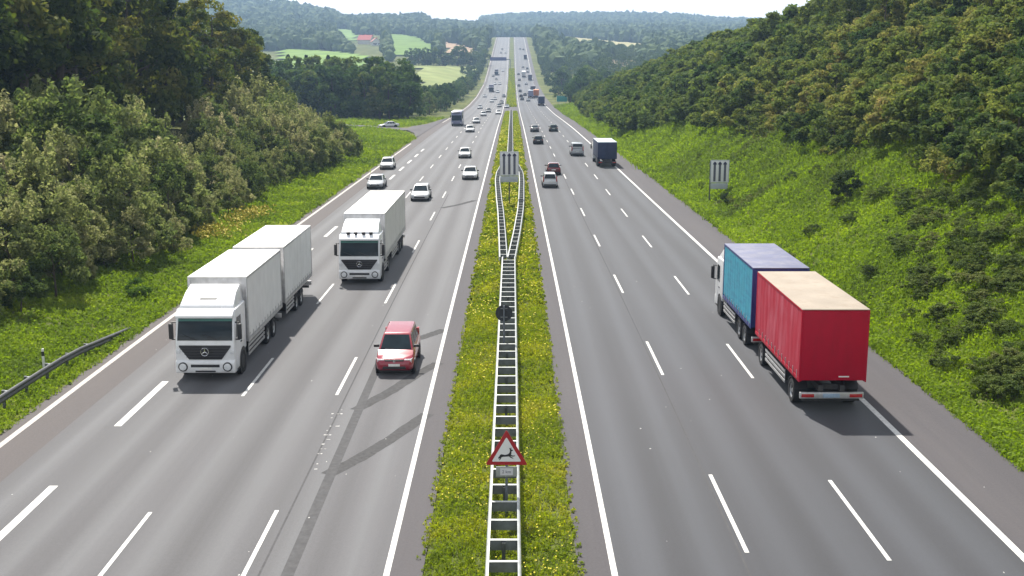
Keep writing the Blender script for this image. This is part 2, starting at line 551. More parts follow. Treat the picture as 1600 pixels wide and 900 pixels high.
xs_f = np.concatenate([np.arange(66, 800, 18.0), [830, 880, 950, 1050, 1200, 1400, 1700, 2100, 2600, 3200]])
xs_l = -np.concatenate([[18.2, 19.2, 20.5, 22, 24, 26, 28, 31, 34, 38, 42, 47, 52, 60], xs_f])
xs_r = np.concatenate([np.arange(17.2, 50, 1.1), [52, 55, 60], xs_f])
xs_g = np.concatenate([xs_l[::-1], [-18.0, -10, -2.2, 2.2, 10, 17.0], xs_r])
sheet('ground', xs_g, Y_ST, 0.0, M_GROUND, zf=lambda X, Y: terr(X, Y) - np.where((X > -18.15) & (X < 17.15), 0.06, 0.0))
yr = Y_ST[Y_ST <= 1600]
sheet('road', [-16.05, -14.25, -10.5, -6.75, -3.0], yr, 0.0, M_ROAD_L)
sheet('road', [3.0, 6.75, 10.5, 14.25], yr, 0.0, M_ROAD_R)
sheet('road_shoulder', [-18.2, -16.05], yr, -0.002, surf('old_asphalt', (0.096, 0.086, 0.085), 0.85, var=0.10, scale=14.0, bump=0.1, spec=0.3, dirt=((0.12, 0.105, 0.10), 0.35, 0.7, (1, 0.05, 1))))
sheet('road_shoulder', [-3.0, -2.05], yr, -0.002, M_SHOULDER)
sheet('road_shoulder', [2.05, 3.0], yr, -0.002, M_SHOULDER)
sheet('road_shoulder', [14.25, 17.2], yr, -0.002, M_SHOULDER)
# the slip road that leaves behind the grass on the left
def ribbon(name, path, wid, lift, mat, zf):
    P = [Vector((p[0], p[1], 0)) for p in path]
    V, Fq = [], []
    for i, p in enumerate(P):
        d = (P[min(i + 1, len(P) - 1)] - P[max(i - 1, 0)]).normalized()
        s = Vector((-d.y, d.x, 0))
        for k in (-1, -0.4, 0.4, 1):
            q = p + s * wid * 0.5 * k
            V.append((q.x, q.y, float(zf(q.x, q.y)) + lift))
    for i in range(len(P) - 1):
        for k in range(3):
            Fq.append((i * 4 + k, i * 4 + k + 1, i * 4 + k + 5, i * 4 + k + 4))
    return link_mesh(name, np_mesh(name, np.array(V), np.array(Fq), mat, smooth=True))
sp = []
for t in np.linspace(0, 1, 22):
    a = np.array([-21.5, 250.0]); b_ = np.array([-28.0, 266.0]); c_ = np.array([-42.0, 274.0]); d_ = np.array([-76.0, 290.0])
    sp.append(tuple((1 - t) ** 3 * a + 3 * (1 - t) ** 2 * t * b_ + 3 * (1 - t) * t * t * c_ + t ** 3 * d_))
ribbon('slip_road', sp, 5.0, 0.24, M_SHOULDER, lambda x, y: terr(x, y))['kind'] = 'structure'
# the paved wedge where it leaves the carriageway
V, Fq = [], []
wy = np.arange(222, 334, 4.0)
for y_ in wy:
    xo = float(np.interp(y_, [222, 238, 256, 270, 285, 334], [-18.25, -19.8, -23.4, -22.8, -20.4, -18.25]))
    for k in range(4):
        x_ = -18.1 + (xo + 18.1) * k / 3
        V.append((x_, y_, max(float(terr(x_, y_)), float(zr(y_)) - .05) + (.05 if k == 0 else .20)))
for i in range(len(wy) - 1):
    for k in range(3):
        Fq.append((i * 4 + k + 1, i * 4 + k, i * 4 + k + 4, i * 4 + k + 5))
link_mesh('slip_road', np_mesh('slip_road', np.array(V), np.array(Fq), M_SHOULDER, smooth=True))['kind'] = 'structure'

# ---- painted lines
def y_at(py, px=800):
    return at(px, py).y
lines = MB()
def strip(mb, xc, w, y0, y1, lift=0.004, mi=0):
    ys = [y0] + [float(q) for q in _gy if y0 < q < y1] + [y1]
    vs, fs = [], []
    for q in ys:
        z = float(zr(q)) + lift
        vs += [(xc - w / 2, q, z), (xc + w / 2, q, z)]
    for i in range(len(ys) - 1):
        fs.append((2 * i, 2 * i + 1, 2 * i + 3, 2 * i + 2))
    mb.add(vs, fs, mi)
old = MB()
strip(old, -17.6, 0.24, -20, 205)
strip(old, -17.6, 0.25, 300, 1500)
old.build('lane_markings', surf('faded_paint', (0.46, 0.43, 0.40), 0.7, var=0.12, scale=9.0, spec=0.3, dirt=((0.22, 0.20, 0.19), 3.0, 0.7)))['kind'] = 'structure'
strip(lines, -3.0, 0.165, -20, 1550)
strip(lines, 3.0, 0.165, -20, 1550)
strip(lines, 14.2, 0.23, -20, 1550)
PER = 18.0
yL = y_at(801); yR = y_at(748); yR2 = y_at(755)
for k in range(-3, 80):
    for xc, y1 in ((-6.75, yL), (-10.5, yL - 0.15), (6.75, yR), (10.5, yR2)):
        e = y1 + k * PER
        strip(lines, xc, 0.125, e - 6.0, e)
yC = y_at(600)
for k in range(-4, 13):
    strip(lines, -14.22, 0.28, yC + k * 12 - 6, yC + k * 12)
lines.build('lane_markings', M_LINE)['kind'] = 'structure'

# ---- seams, sealed cracks and patches in the asphalt
seams = MB()
strip(seams, 6.55, 0.05, 10, 260, 0.003)
strip(seams, -6.35, 0.06, 10, 120, 0.003)
def band(mb, pts, w, lift=0.003):
    P = [at(*p) for p in pts]
    # denser
    Q = []
    for i in range(len(P) - 1):
        for t in np.linspace(0, 1, 8, endpoint=False):
            Q.append(P[i].lerp(P[i + 1], float(t)))
    Q.append(P[-1])
    vs, fs = [], []
    for i, p in enumerate(Q):
        d = (Q[min(i + 1, len(Q) - 1)] - Q[max(i - 1, 0)]); d.z = 0; d.normalize()
        s = Vector((-d.y, d.x, 0)); ww = w * (0.92 + 0.16 * random.random())
        for k in (-1, 1):
            q = p + s * ww * 0.5 * k
            vs.append((q.x, q.y, float(zr(q.y)) + lift))
    for i in range(len(Q) - 1):
        fs.append((2 * i, 2 * i + 1, 2 * i + 3, 2 * i + 2))
    mb.add(vs, fs)
strip(seams, -5.6, 0.34, 20, 55, 0.003)
seams.build('asphalt_seams', M_TAR)['kind'] = 'structure'
M_SKID = surf('tyre_rubber_marks', (0.078, 0.077, 0.078), 0.95, spec=0.15, var=0.2, scale=7.0, dirt=((0.080, 0.079, 0.080), 1.2, 0.9))
skids = MB()
band(skids, [(512, 745), (560, 718), (610, 690), (668, 650)], 0.55, 0.0024)
band(skids, [(556, 642), (610, 612), (650, 590), (685, 570)], 0.55, 0.0024)
band(skids, [(652, 533), (675, 524), (695, 516)], 0.6, 0.0024)

band(skids, [(690, 326), (715, 321), (742, 314)], 0.6, 0.0024)
skids.build('skid_marks', M_SKID)['kind'] = 'structure'

# ---- fields on the far slopes
def inpoly(x, y, poly):
    x = np.asarray(x, float); y = np.asarray(y, float)
    r = np.zeros(x.shape, bool)
    n = len(poly); j = n - 1
    for i in range(n):
        xi, yi = poly[i]; xj, yj = poly[j]
        c = ((yi > y) != (yj > y)) & (x < (xj - xi) * (y - yi) / (yj - yi + 1e-9) + xi)
        r ^= c; j = i
    return r
FIELDS = [('field', [(440, 78), (475, 79), (535, 83), (565, 88), (570, 96), (560, 112), (440, 112)], (0.17, 0.26, 0.055), 0),
          ('field', [(604, 54), (630, 55), (655, 60), (682, 75), (684, 88), (612, 88)], (0.15, 0.23, 0.055), 0),
          ('field', [(688, 66), (705, 68), (745, 77), (745, 88), (702, 84)], (0.36, 0.26, 0.18), 0),
          ('field', [(650, 105), (665, 104), (758, 108), (745, 140), (650, 140)], (0.23, 0.26, 0.10), 0),
          ('field', [(866, 58), (905, 60), (965, 66), (1010, 70), (1010, 78), (960, 74), (866, 65)], (0.34, 0.31, 0.16), 0),
          ('field', [(945, 94), (1002, 97), (1002, 108), (945, 104)], (0.36, 0.28, 0.18), 0),
          ('field', [(518, 46), (556, 48), (556, 68), (540, 62)], (0.17, 0.26, 0.08), 0),
]
def scr(x, y):
    """photo bearing and sight-line height of bare ground (for deciding what grows where)"""
    z = terr(x, y)
    f = np.cos(PITCH) * y - np.sin(PITCH) * (z - CAM_H)
    u = np.sin(PITCH) * y + np.cos(PITCH) * (z - CAM_H)
    return 800 + F_PX * (x - CAM_X) / f, 450 - F_PX * u / f
FB = []
for nm, poly, c, _ in FIELDS:
    mat = surf('crop_%02d' % len(FB), c, 0.95, var=0.22, scale=0.05, spec=0.1, dirt=((c[0] * 0.6, c[1] * 0.72, c[2] * 0.6), 0.03, 0.8, (1, 1, 1)))
    px = np.array([p[0] for p in poly]); py = np.array([p[1] for p in poly])
    fs_y = np.arange(480, 2300, 12.0)
    V = []; Fq = []; idx = {}
    for ya in fs_y:
        xw0, xw1 = (px.min() - 800) / F_PX * ya, (px.max() - 800) / F_PX * ya
        for xa in np.arange(math.floor(xw0 / 12) * 12, xw1 + 12, 12.0):
            cx, cyy = xa + 6, ya + 6
            sx, sy = scr(np.array([cx]), np.array([cyy]))
            if not inpoly(sx, sy, poly)[0]: continue
            if ya < 1000 and py.max() < 90: continue
            q = []
            for (dx, dy) in ((0, 0), (12, 0), (12, 12), (0, 12)):
                key = (xa + dx, ya + dy)
                if key not in idx:
                    idx[key] = len(V); V.append((key[0], key[1], float(terr(key[0], key[1])) + 1.1))
                q.append(idx[key])
            Fq.append(q)
    FB.append(poly)
    if Fq:
        o = link_mesh('field', np_mesh('field', np.array(V), np.array(Fq), mat, smooth=True)); o['kind'] = 'structure'

FB.append([(556, 55), (600, 55), (600, 77), (556, 77)])      # the farmyard round the house stays clear of trees
flk = MB()
for k in range(24):
    t = random.random()
    q = at(536 - 52 * t + random.uniform(-8, 8), 636 + 110 * t + random.uniform(-6, 6))
    w_, l_ = random.uniform(.02, .06), random.uniform(.012, .045)
    z = float(zr(q.y)) + .0044
    flk.add([(q.x - w_, q.y - l_, z), (q.x + w_ * random.uniform(.4, 1), q.y - l_ * random.uniform(.4, 1), z), (q.x + w_, q.y + l_, z), (q.x - w_ * random.uniform(.3, 1), q.y + l_ * random.uniform(.5, 1), z)], [(0, 1, 2, 3)])
for k in range(60):
    x, y = random.choice((random.uniform(-17, -3.4), random.uniform(3.4, 17))), random.uniform(28, 70)
    w_, l_ = random.uniform(.01, .035), random.uniform(.01, .05); z = float(zr(y)) + .0044
    flk.add([(x - w_, y - l_, z), (x + w_, y - l_ * .6, z), (x + w_ * .7, y + l_, z), (x - w_ * .8, y + l_ * .8, z)], [(0, 1, 2, 3)])
flk.build('paint_flecks', M_LINE)['kind'] = 'structure'

# ================================================================== VEHICLES
M_PAINT = surf('car_paint', (1, 1, 1), 0.28, 0.0, var=0.04, scale=2.0, coat=0.8, objcol=True, dirt=((0.30, 0.28, 0.25), 2.2, 0.18))
M_GLASS = surf('vehicle_glass', (0.012, 0.022, 0.028), 0.08, var=0.4, scale=1.4, spec=0.32)
M_TYRE = surf('tyre_rubber', (0.022, 0.022, 0.023), 0.85, var=0.25, scale=9.0)
M_RIM = surf('wheel_rim', (0.48, 0.48, 0.49), 0.35, 0.7, var=0.15, scale=8.0, dirt=((0.12, 0.10, 0.08), 7.0, 0.6))
M_BLACK = surf('black_plastic', (0.022, 0.022, 0.024), 0.5, var=0.2, scale=5.0)
M_LAMP = surf('lamp_glass', (0.72, 0.74, 0.76), 0.12, var=0.1, scale=20.0, spec=0.8, coat=0.6)
M_RED = surf('tail_lamp', (0.42, 0.012, 0.012), 0.2, var=0.2, scale=20.0, coat=0.6)
M_AMBER = surf('indicator_lamp', (0.7, 0.22, 0.02), 0.2, var=0.2, scale=20.0, coat=0.6)
M_PLATE = surf('number_plate', (0.75, 0.75, 0.72), 0.4, var=0.06, scale=20.0)
M_CHROME = surf('chrome_trim', (0.62, 0.62, 0.63), 0.2, 0.9, var=0.1, scale=9.0)
M_CHASSIS = surf('chassis_steel', (0.035, 0.035, 0.037), 0.7, var=0.3, scale=3.0, dirt=((0.12, 0.10, 0.08), 2.0, 0.5))
M_ALU = surf('aluminium', (0.55, 0.55, 0.56), 0.4, 0.6, var=0.15, scale=4.0, dirt=((0.25, 0.23, 0.2), 3.0, 0.5))

class Builder:
    """collects the parts of one vehicle; finish() links them as a thing with parts, or as one mesh"""
    def __init__(self): self.items = []
    def add(self, name, mb, mat, parent=None, bevel=0.0, segs=2, color=None, label=None, sharp=38):
        self.items.append(dict(name=name, mb=mb, mat=mat, parent=parent, bevel=bevel, segs=segs, color=color, label=label, sharp=sharp))
        return len(self.items) - 1
    def finish(self, name, whole=False, color=(1, 1, 1, 1)):
        if whole:
            mats, big = [], MB()
            for it in self.items:
                if it['mat'] not in mats: mats.append(it['mat'])
                big.merge(it['mb'], mats.index(it['mat']))
            o = big.build(name, mats, None)
            o.color = color
            return o
        root = empty(name); objs = []
        for it in self.items:
            p = root if it['parent'] is None else objs[it['parent']]
            o = it['mb'].build(it['name'], it['mat'], p, it['bevel'], it['segs'], it['sharp'])
            o.color = it['color'] or color
            if it['label']: o['label'] = it['label']
            objs.append(o)
        return root

def wheel(B, x, y, r, w, side, dual=False):
    """tyre with a dished rim; side = +1 outer face towards +x"""
    t = MB()
    a, b_ = (x - w, x) if side > 0 else (x + w, x)
    L = b_ - a
    t.lathe((a, y, r), 'x', [(r * 0.55, 0), (r * 0.93, 0), (r, L * 0.12), (r, L * 0.88), (r * 0.93, L), (r * 0.62, L), (r * 0.6, L * 0.86)], 22)
    ti = B.add('wheel', t, M_TYRE)
    m = MB()
    m.lathe((a, y, r), 'x', [(r * 0.58, L * 0.75), (r * 0.60, L * 0.95), (r * 0.52, L * 0.90), (r * 0.34, L * 0.72), (r * 0.20, L * 0.86), (r * 0.14, L * 0.92)], 18)
    B.add('rim', m, M_RIM, ti)

def inset_quad(mb, q, mx0, mx1, my0, my1, off, mi=0):
    """pane on a quad a,b,c,d (a-b bottom, d-c top): margins as fractions, offset along the normal, 2 cm thick"""
    a, b, c, d = [Vector(p) for p in q]
    def P(u, v): return (a * (1 - u) + b * u) * (1 - v) + (d * (1 - u) + c * u) * v
    n = (b - a).cross(d - a).normalized()
    pts = [P(mx0, my0), P(1 - mx1, my0), P(1 - mx1, 1 - my1), P(mx0, 1 - my1)]
    vs = [p + n * off for p in pts] + [p - n * 0.01 for p in pts]
    mb.add(vs, [(0, 1, 2, 3), (7, 6, 5, 4), (0, 4, 5, 1), (1, 5, 6, 2), (2, 6, 7, 3), (3, 7, 4, 0)], mi)

def make_car(p):
    """p: L W H, hood height, belt height, y of windscreen base / roof front / roof rear / rear glass base, tail height"""
    B = Builder()
    L, W, H = p['L'], p['W'], p['H']
    hl, hw = L / 2, W / 2
    zh, zb, zt = p['zh'], p['zb'], p['zt']
    wb, rf, rr, rb = p['wb'], p['rf'], p['rr'], p['rb']
    st = [(hl, .74, .40, .60), (hl - .06, .86, .30, zh * .80), (hl - .22, .95, .22, zh * .90), (hl - .7, 1.0, .20, zh * .97), (wb + .02, 1.0, .20, zb * .985),
          (wb - .6, 1.0, .20, zb), (0, 1.0, .20, zb + .01), (rb + .3, 1.0, .20, zb + .02), (rb, .99, .20, zt), (-hl + .22, .97, .22, zt * .985), (-hl + .06, .90, .30, zt * .93), (-hl, .82, .42, zt * .80)]
    rings = []
    for (y, s, z0, z1) in st:
        h = hw * s; zm = z0 + (z1 - z0) * .55
        half = [(.80 * h, z0), (.96 * h, z0 + .10), (h, zm), (.975 * h, z0 + (z1 - z0) * .80), (.90 * h, z1 - .015), (.5 * h, z1 + .012)]
        ring = [(x, y, z) for x, z in half] + [(-x, y, z) for x, z in half[::-1]]
        rings.append(ring)
    body = MB().loft(rings)
    B.add('body', body, M_PAINT, None, 0, sharp=50)
    # cabin (roof and pillars)
    gb, gt = .90 * hw, .70 * hw if not p.get('van') else .80 * hw
    zb2 = zb - .03
    def ring(fr, re, w, z): return [(-w, re, z), (w, re, z), (w, fr, z), (-w, fr, z)]
    lo, hi = ring(wb, rb, gb, zb2), ring(rf, rr, gt, H - .05)
    ymid = (rf + rr) / 2
    cab = MB()
    top = [(-gt * .88, rr + .08, H - .005), (gt * .88, rr + .08, H - .005), (gt * .88, rf - .08, H - .005), (-gt * .88, rf - .08, H - .005)]
    cab.loft([lo, hi, top])
    B.add('roof', cab, M_PAINT, None, .025, 2)
    g = MB(); inset_quad(g, (lo[3], lo[2], hi[2], hi[3]), .05, .05, .06, .07, .012)
    # winding: a-b bottom seen from the front (+y): left is +x
    g = MB(); inset_quad(g, (lo[2], lo[3], hi[3], hi[2]), .05, .05, .05, .06, .014)
    B.add('windshield', g, M_GLASS)
    g = MB(); inset_quad(g, (lo[0], lo[1], hi[1], hi[0]), .07, .07, .12 if not p.get('van') else .35, .09, .014)
    B.add('rear_window', g, M_GLASS)
    for s in (1, -1):
        q = (lo[1], lo[2], hi[2], hi[1]) if s > 0 else (lo[3], lo[0], hi[0], hi[3])
        cuts = p.get('cuts', [(.06, .36), (.40, .66), (.70, .94)])
        for c0, c1 in cuts:
            if s < 0: c0, c1 = 1 - c1, 1 - c0
            g = MB(); inset_quad(g, q, c0, 1 - c1, .10, .12, .012)
            B.add('side_window', g, M_GLASS)
        # mirror, lamps, wheels
        m = MB().box(s * (hw * .90), s * (hw + .17), wb - .42, wb - .30, zb + .03, zb + .16)
        B.add('side_mirror', m, M_PAINT if p.get('pm') else M_BLACK, None, .03)
        h = MB()
        h.prism([(s * hw * .52, hl - .07), (s * hw * .50, hl - .20), (s * hw * .84, hl - .46), (s * hw * .925, hl - .44), (s * hw * .875, hl - .10)], 'z', zh * .62, zh * .86)
        B.add('headlight', h, M_LAMP, None, .02)
        t = MB()
        if p.get('tall_lamps'):
            t.box(s * hw * .80, s * hw * .93, -hl + .015, -hl + .28, zt * .70, zb + .28)
        else:
            t.prism([(s * hw * .52, -hl + .03), (s * hw * .88, -hl + .03), (s * hw * .945, -hl + .20), (s * hw * .52, -hl + .20)], 'z', zt * .68, zt * .90)
        B.add('tail_light', t, M_RED, None, .02)
        for yy in (p['fa'], p['ra']):
            a = MB().cyl((s * (hw - .02), yy, .34), 'x', .40, -.02 if s < 0 else 0.0, 0.0 if s < 0 else .02 + .006, 20)
            a = MB().cyl((s * hw * .955, yy, .33), 'x', .385, min(0, s * .055), max(0, s * .055), 22)
            B.add('wheel_arch', a, M_BLACK)
            wheel(B, s * (hw + .022), yy, .32, .2, s)
    gr = MB().prism([(-hw * .46, zh * .64), (hw * .46, zh * .64), (hw * .50, zh * .84), (-hw * .50, zh * .84)], 'y', hl - .16, hl - .035)
    gi = B.add('grille', gr, M_BLACK, None, .012)
    B.add('badge', MB().cyl((0, hl - .036, zh * .74), 'y', .06, 0, .02, 14), M_CHROME, gi)
    it = MB().prism([(-hw * .62, .34), (hw * .62, .34), (hw * .56, .47), (-hw * .56, .47)], 'y', hl - .12, hl + .012)
    B.add('air_intake', it, M_BLACK, None, .015)
    B.add('number_plate', MB().box(-.26, .26, hl - .02, hl + .025, .47, .58), M_PLATE, None, .004)
    rbp = MB().box(-hw * .80, hw * .80, -hl - .02, -hl + .16, .27, .44)
    B.add('bumper', rbp, M_BLACK, None, .03)
    B.add('number_plate', MB().box(-.26, .26, -hl - .02 if not p.get('van') else -hl - .022, -hl + .05, .62, .73), M_PLATE, None, .004)
    un = MB().box(-hw * .84, hw * .84, -hl + .25, hl - .25, .16, .24)
    B.add('underbody', un, M_BLACK)
    return B

CARS = {
    'hatchback': dict(L=4.1, W=1.75, H=1.48, zh=.80, zb=.93, zt=.95, wb=1.02, rf=.28, rr=-1.45, rb=-1.93, fa=1.28, ra=-1.25),
    'estate': dict(L=4.65, W=1.80, H=1.48, zh=.78, zb=.92, zt=.95, wb=1.08, rf=.30, rr=-1.75, rb=-2.18, fa=1.40, ra=-1.32),
    'saloon': dict(L=4.65, W=1.80, H=1.44, zh=.76, zb=.91, zt=.98, wb=1.00, rf=.22, rr=-.95, rb=-1.62, fa=1.40, ra=-1.36),
    'people_carrier': dict(L=4.3, W=1.78, H=1.66, zh=.90, zb=1.03, zt=1.02, wb=1.28, rf=.62, rr=-1.85, rb=-2.08, fa=1.36, ra=-1.33, tall_lamps=True),
    'van': dict(L=5.0, W=1.92, H=1.95, zh=1.05, zb=1.18, zt=1.12, wb=1.75, rf=1.1, rr=-2.35, rb=-2.44, fa=1.6, ra=-1.5, van=True, tall_lamps=True),
}
_protos = {}
def put(o, x, y, heading):
    """stand a vehicle on the road; heading +1 away from the camera, -1 towards it"""
    slope = math.atan2(float(zr(y + 2) - zr(y - 2)), 4.0)
    o.location = (x, y, float(zr(y)))
    o.rotation_euler = (slope * heading, 0, 0 if heading > 0 else math.pi)
def car(kind, name, px, py, heading, colour, label, cat='car', group='cars on the motorway', whole=False, snap=None):
    key = (kind, whole)
    if key not in _protos:
        _protos[key] = make_car(CARS[kind]).finish(name, whole)
        o = _protos[key]
    else:
        o = copy_tree(_protos[key])
        o.name = name
    tag(o, label, cat, group)
    pend = [o]
    while pend:
        q = pend.pop(); pend += list(q.children)
        if q.type == 'MESH': q.color = (*colour, 1)
    g = at(px, py)
    half = CARS[kind]['L'] / 2
    X = g.x
    if snap is not None: X = X * 0.4 + snap * 0.6
    put(o, X, g.y * .982 + half, heading)
    return o

# ------------------------------------------------------------------ lorries
def cab_front(B, y0, colour_mat, style):
    """cab-over tractor cab, front face at y0, facing +y"""
    w = 1.24
    prof = [(y0 - .06, .38), (y0, .62), (y0 + .02, 1.35), (y0 - .03, 1.75), (y0 - .30, 2.72), (y0 - .42, 2.98), (y0 - 2.15, 3.02), (y0 - 2.15, .95), (y0 - 1.95, .95), (y0 - 1.88, .42)]
    c = MB(); c.prism(prof, 'x', -w, w)
    B.add('cab', c, colour_mat, None, .07, 3)
    # roof fairing rising to the box
    f = MB()
    f.loft([[(-1.16, y0 - .52, 2.98), (1.16, y0 - .52, 2.98), (1.12, y0 - .58, 3.10), (-1.12, y0 - .58, 3.10)],
            [(-1.18, y0 - 1.3, 2.98), (1.18, y0 - 1.3, 2.98), (1.08, y0 - 1.3, 3.52), (-1.08, y0 - 1.3, 3.52)],
            [(-1.18, y0 - 2.15, 2.98), (1.18, y0 - 2.15, 2.98), (1.06, y0 - 2.15, 3.74), (-1.06, y0 - 2.15, 3.74)]])
    fi = B.add('roof_fairing', f, colour_mat, None, .05, 2)
    sl = MB(); 
    z_at = lambda yy: 3.10 + (y0 - .58 - yy) * (.42 / .72)
    sl.add([(-.36, y0 - .90, z_at(y0 - .90) + .012), (.36, y0 - .90, z_at(y0 - .90) + .012), (.36, y0 - .99, z_at(y0 - .99) + .012), (-.36, y0 - .99, z_at(y0 - .99) + .012),
            (-.36, y0 - .90, z_at(y0 - .90) - .05), (.36, y0 - .90, z_at(y0 - .90) - .05), (.36, y0 - .99, z_at(y0 - .99) - .05), (-.36, y0 - .99, z_at(y0 - .99) - .05)],
           [(0, 1, 2, 3), (7, 6, 5, 4), (0, 4, 5, 1), (1, 5, 6, 2), (2, 6, 7, 3), (3, 7, 4, 0)])
    B.add('roof_hatch', sl, M_BLACK, fi)
    # windscreen, follows the raked face between z 1.75 and 2.72
    def face(z): return y0 - .03 - (z - 1.75) * (.27 / .97)
    g = MB()
    inset_quad(g, ((1.15, face(1.72), 1.72), (-1.15, face(1.72), 1.72), (-1.12, face(2.70), 2.70), (1.12, face(2.70), 2.70)), .0, .0, .0, .0, .02)
    wi = B.add('windshield', g, M_GLASS, None, .02)
    band_ = MB()
    inset_quad(band_, ((1.12, face(2.50), 2.50), (-1.12, face(2.50), 2.50), (-1.11, face(2.69), 2.69), (1.11, face(2.69), 2.69)), 0, 0, 0, 0, .034)
    B.add('sun_strip', band_, surf('green_sun_strip', (0.03, 0.17, 0.14), 0.3, var=.2, spec=.7) , wi)
    for k in (-.55, .35):
        wp = MB().tube([(k, face(1.74) + .05, 1.74), (k + .62, face(1.98) + .05, 1.98)], [.016, .01], 6)
        B.add('wiper', wp, M_BLACK, wi)
    vz = MB().prism([(y0 - .30, 2.70), (y0 - .04, 2.66), (y0 - .04, 2.76), (y0 - .40, 2.98), (y0 - .45, 2.95)], 'x', -1.19, 1.19)
    B.add('sun_visor', vz, colour_mat if style == 'star' else colour_mat, None, .02)
    if style == 'lamps':
        for k in (-.68, -.24, .24, .68):
            l_ = MB().box(k - .10, k + .10, y0 - .50, y0 - .34, 2.985, 3.13)
            B.add('roof_lamp', l_, M_BLACK, None, .02)
    # black grille, wider at the top
    gx = MB().prism([(-.68, .92), (.68, .92), (1.08, 1.46), (1.08, 1.52), (-1.08, 1.52), (-1.08, 1.46)], 'y', y0 - .1, y0 + .045)
    gi = B.add('grille', gx, M_BLACK, None, .02)
    for i in range(4):
        z = 1.02 + i * .115; hwid = .70 + (z - .92) * .72
        B.add('grille_bar', MB().box(-hwid, hwid, y0 + .03, y0 + .065, z, z + .045), surf('grille_bar_grey', (.028, .028, .032), .35, var=.2), gi, .008)
    em = MB()
    ring = [(.165 * math.cos(t), .165 * math.sin(t)) for t in np.linspace(0, 2 * math.pi, 25)]
    em.tube([(a, y0 + .085, 1.26 + b_) for a, b_ in ring], [.014] * 25, 6)
    for k in range(3):
        t = math.pi / 2 + k * 2 * math.pi / 3
        em.tube([(0, y0 + .085, 1.26), (.16 * math.cos(t), y0 + .085, 1.26 + .16 * math.sin(t))], [.028, .006], 6)
    B.add('emblem', em, M_CHROME, gi)
    pl = MB().box(-.26, .26, y0 + .02, y0 + .07, .47, .58)
    # bumper with intake slots
    bp = MB().prism([(y0 - .35, .34), (y0 + .06, .34), (y0 + .10, .50), (y0 + .09, .80), (y0 + .02, .90), (y0 - .35, .90)], 'x', -1.245, 1.245)
    bi = B.add('bumper', bp, colour_mat, None, .05, 3)
    B.add('air_intake', MB().box(-.60, .60, y0 + .05, y0 + .108, .60, .72), M_BLACK, bi, .01)
    B.add('air_intake', MB().box(-.42, .42, y0 + .03, y0 + .104, .39, .46), M_BLACK, bi, .01)
    B.add('number_plate', MB().box(-.26, .26, y0 + .09, y0 + .118, .475, .585), M_PLATE, bi, .003)
    for s in (1, -1):
        h = MB().lathe((s * .93, y0 + .0, .62), 'y', [(.20, .04), (.20, .115), (.17, .125)], 18)
        hi_ = B.add('headlight', h, M_BLACK)
        B.add('lens', MB().lathe((s * .93, y0 + .0, .62), 'y', [(.155, .10), (.15, .135), (.08, .148)], 18), M_LAMP, hi_)
        B.add('corner_lamp', MB().box(s * 1.04, s * 1.21, y0 - .02, y0 + .06, 1.18, 1.34), M_LAMP, None, .02)
        # side window in the door, door seam, step, mirror
        d = MB(); x = s * w
        q = [(x, y0 - .30, 1.78), (x, y0 - 1.25, 1.70), (x, y0 - 1.25, 2.62), (x, y0 - .52, 2.62)]
        if s > 0: q = [q[1], q[0], q[3], q[2]]
        inset_quad(d, q, .02, .02, .02, .02, .012)
        B.add('side_window', d, M_GLASS)
        B.add('door_handle', MB().box(min(x, x + s * .03), max(x, x + s * .03), y0 - 1.25, y0 - 1.05, 1.42, 1.47), M_BLACK)
        mr = MB().box(min(s * 1.34, s * 1.52), max(s * 1.34, s * 1.52), y0 - .26, y0 - .10, 1.75, 2.42)
        mi_ = B.add('side_mirror', mr, M_BLACK, None, .04)
        B.add('mirror_arm', MB().tube([(s * 1.20, y0 - .30, 2.45), (s * 1.42, y0 - .18, 2.46)], [.03, .03], 6), M_BLACK, mi_)
        B.add('mirror_arm', MB().tube([(s * 1.20, y0 - .28, 1.72), (s * 1.42, y0 - .18, 1.74)], [.03, .03], 6), M_BLACK, mi_)
        ac = MB().cyl((s * 1.10, y0 - 1.40, .52), 'x', .62, min(0, s * .148), max(0, s * .148), 24)
        B.add('wheel_arch', ac, M_BLACK)
        wheel(B, s * 1.262, y0 - 1.40, .50, .32, s)
        B.add('step', MB().box(min(s * 1.0, s * 1.255), max(s * 1.0, s * 1.255), y0 - .86, y0 - .34, .36, .44), M_BLACK)

def curtain_mat(name, col, mottled, amount, rough=.55, glossy=.4):
    return surf(name, col, rough, var=.05, scale=1.5, spec=glossy, dirt=(mottled, .9, amount, (1, 1.6, .35)), bump=.55)

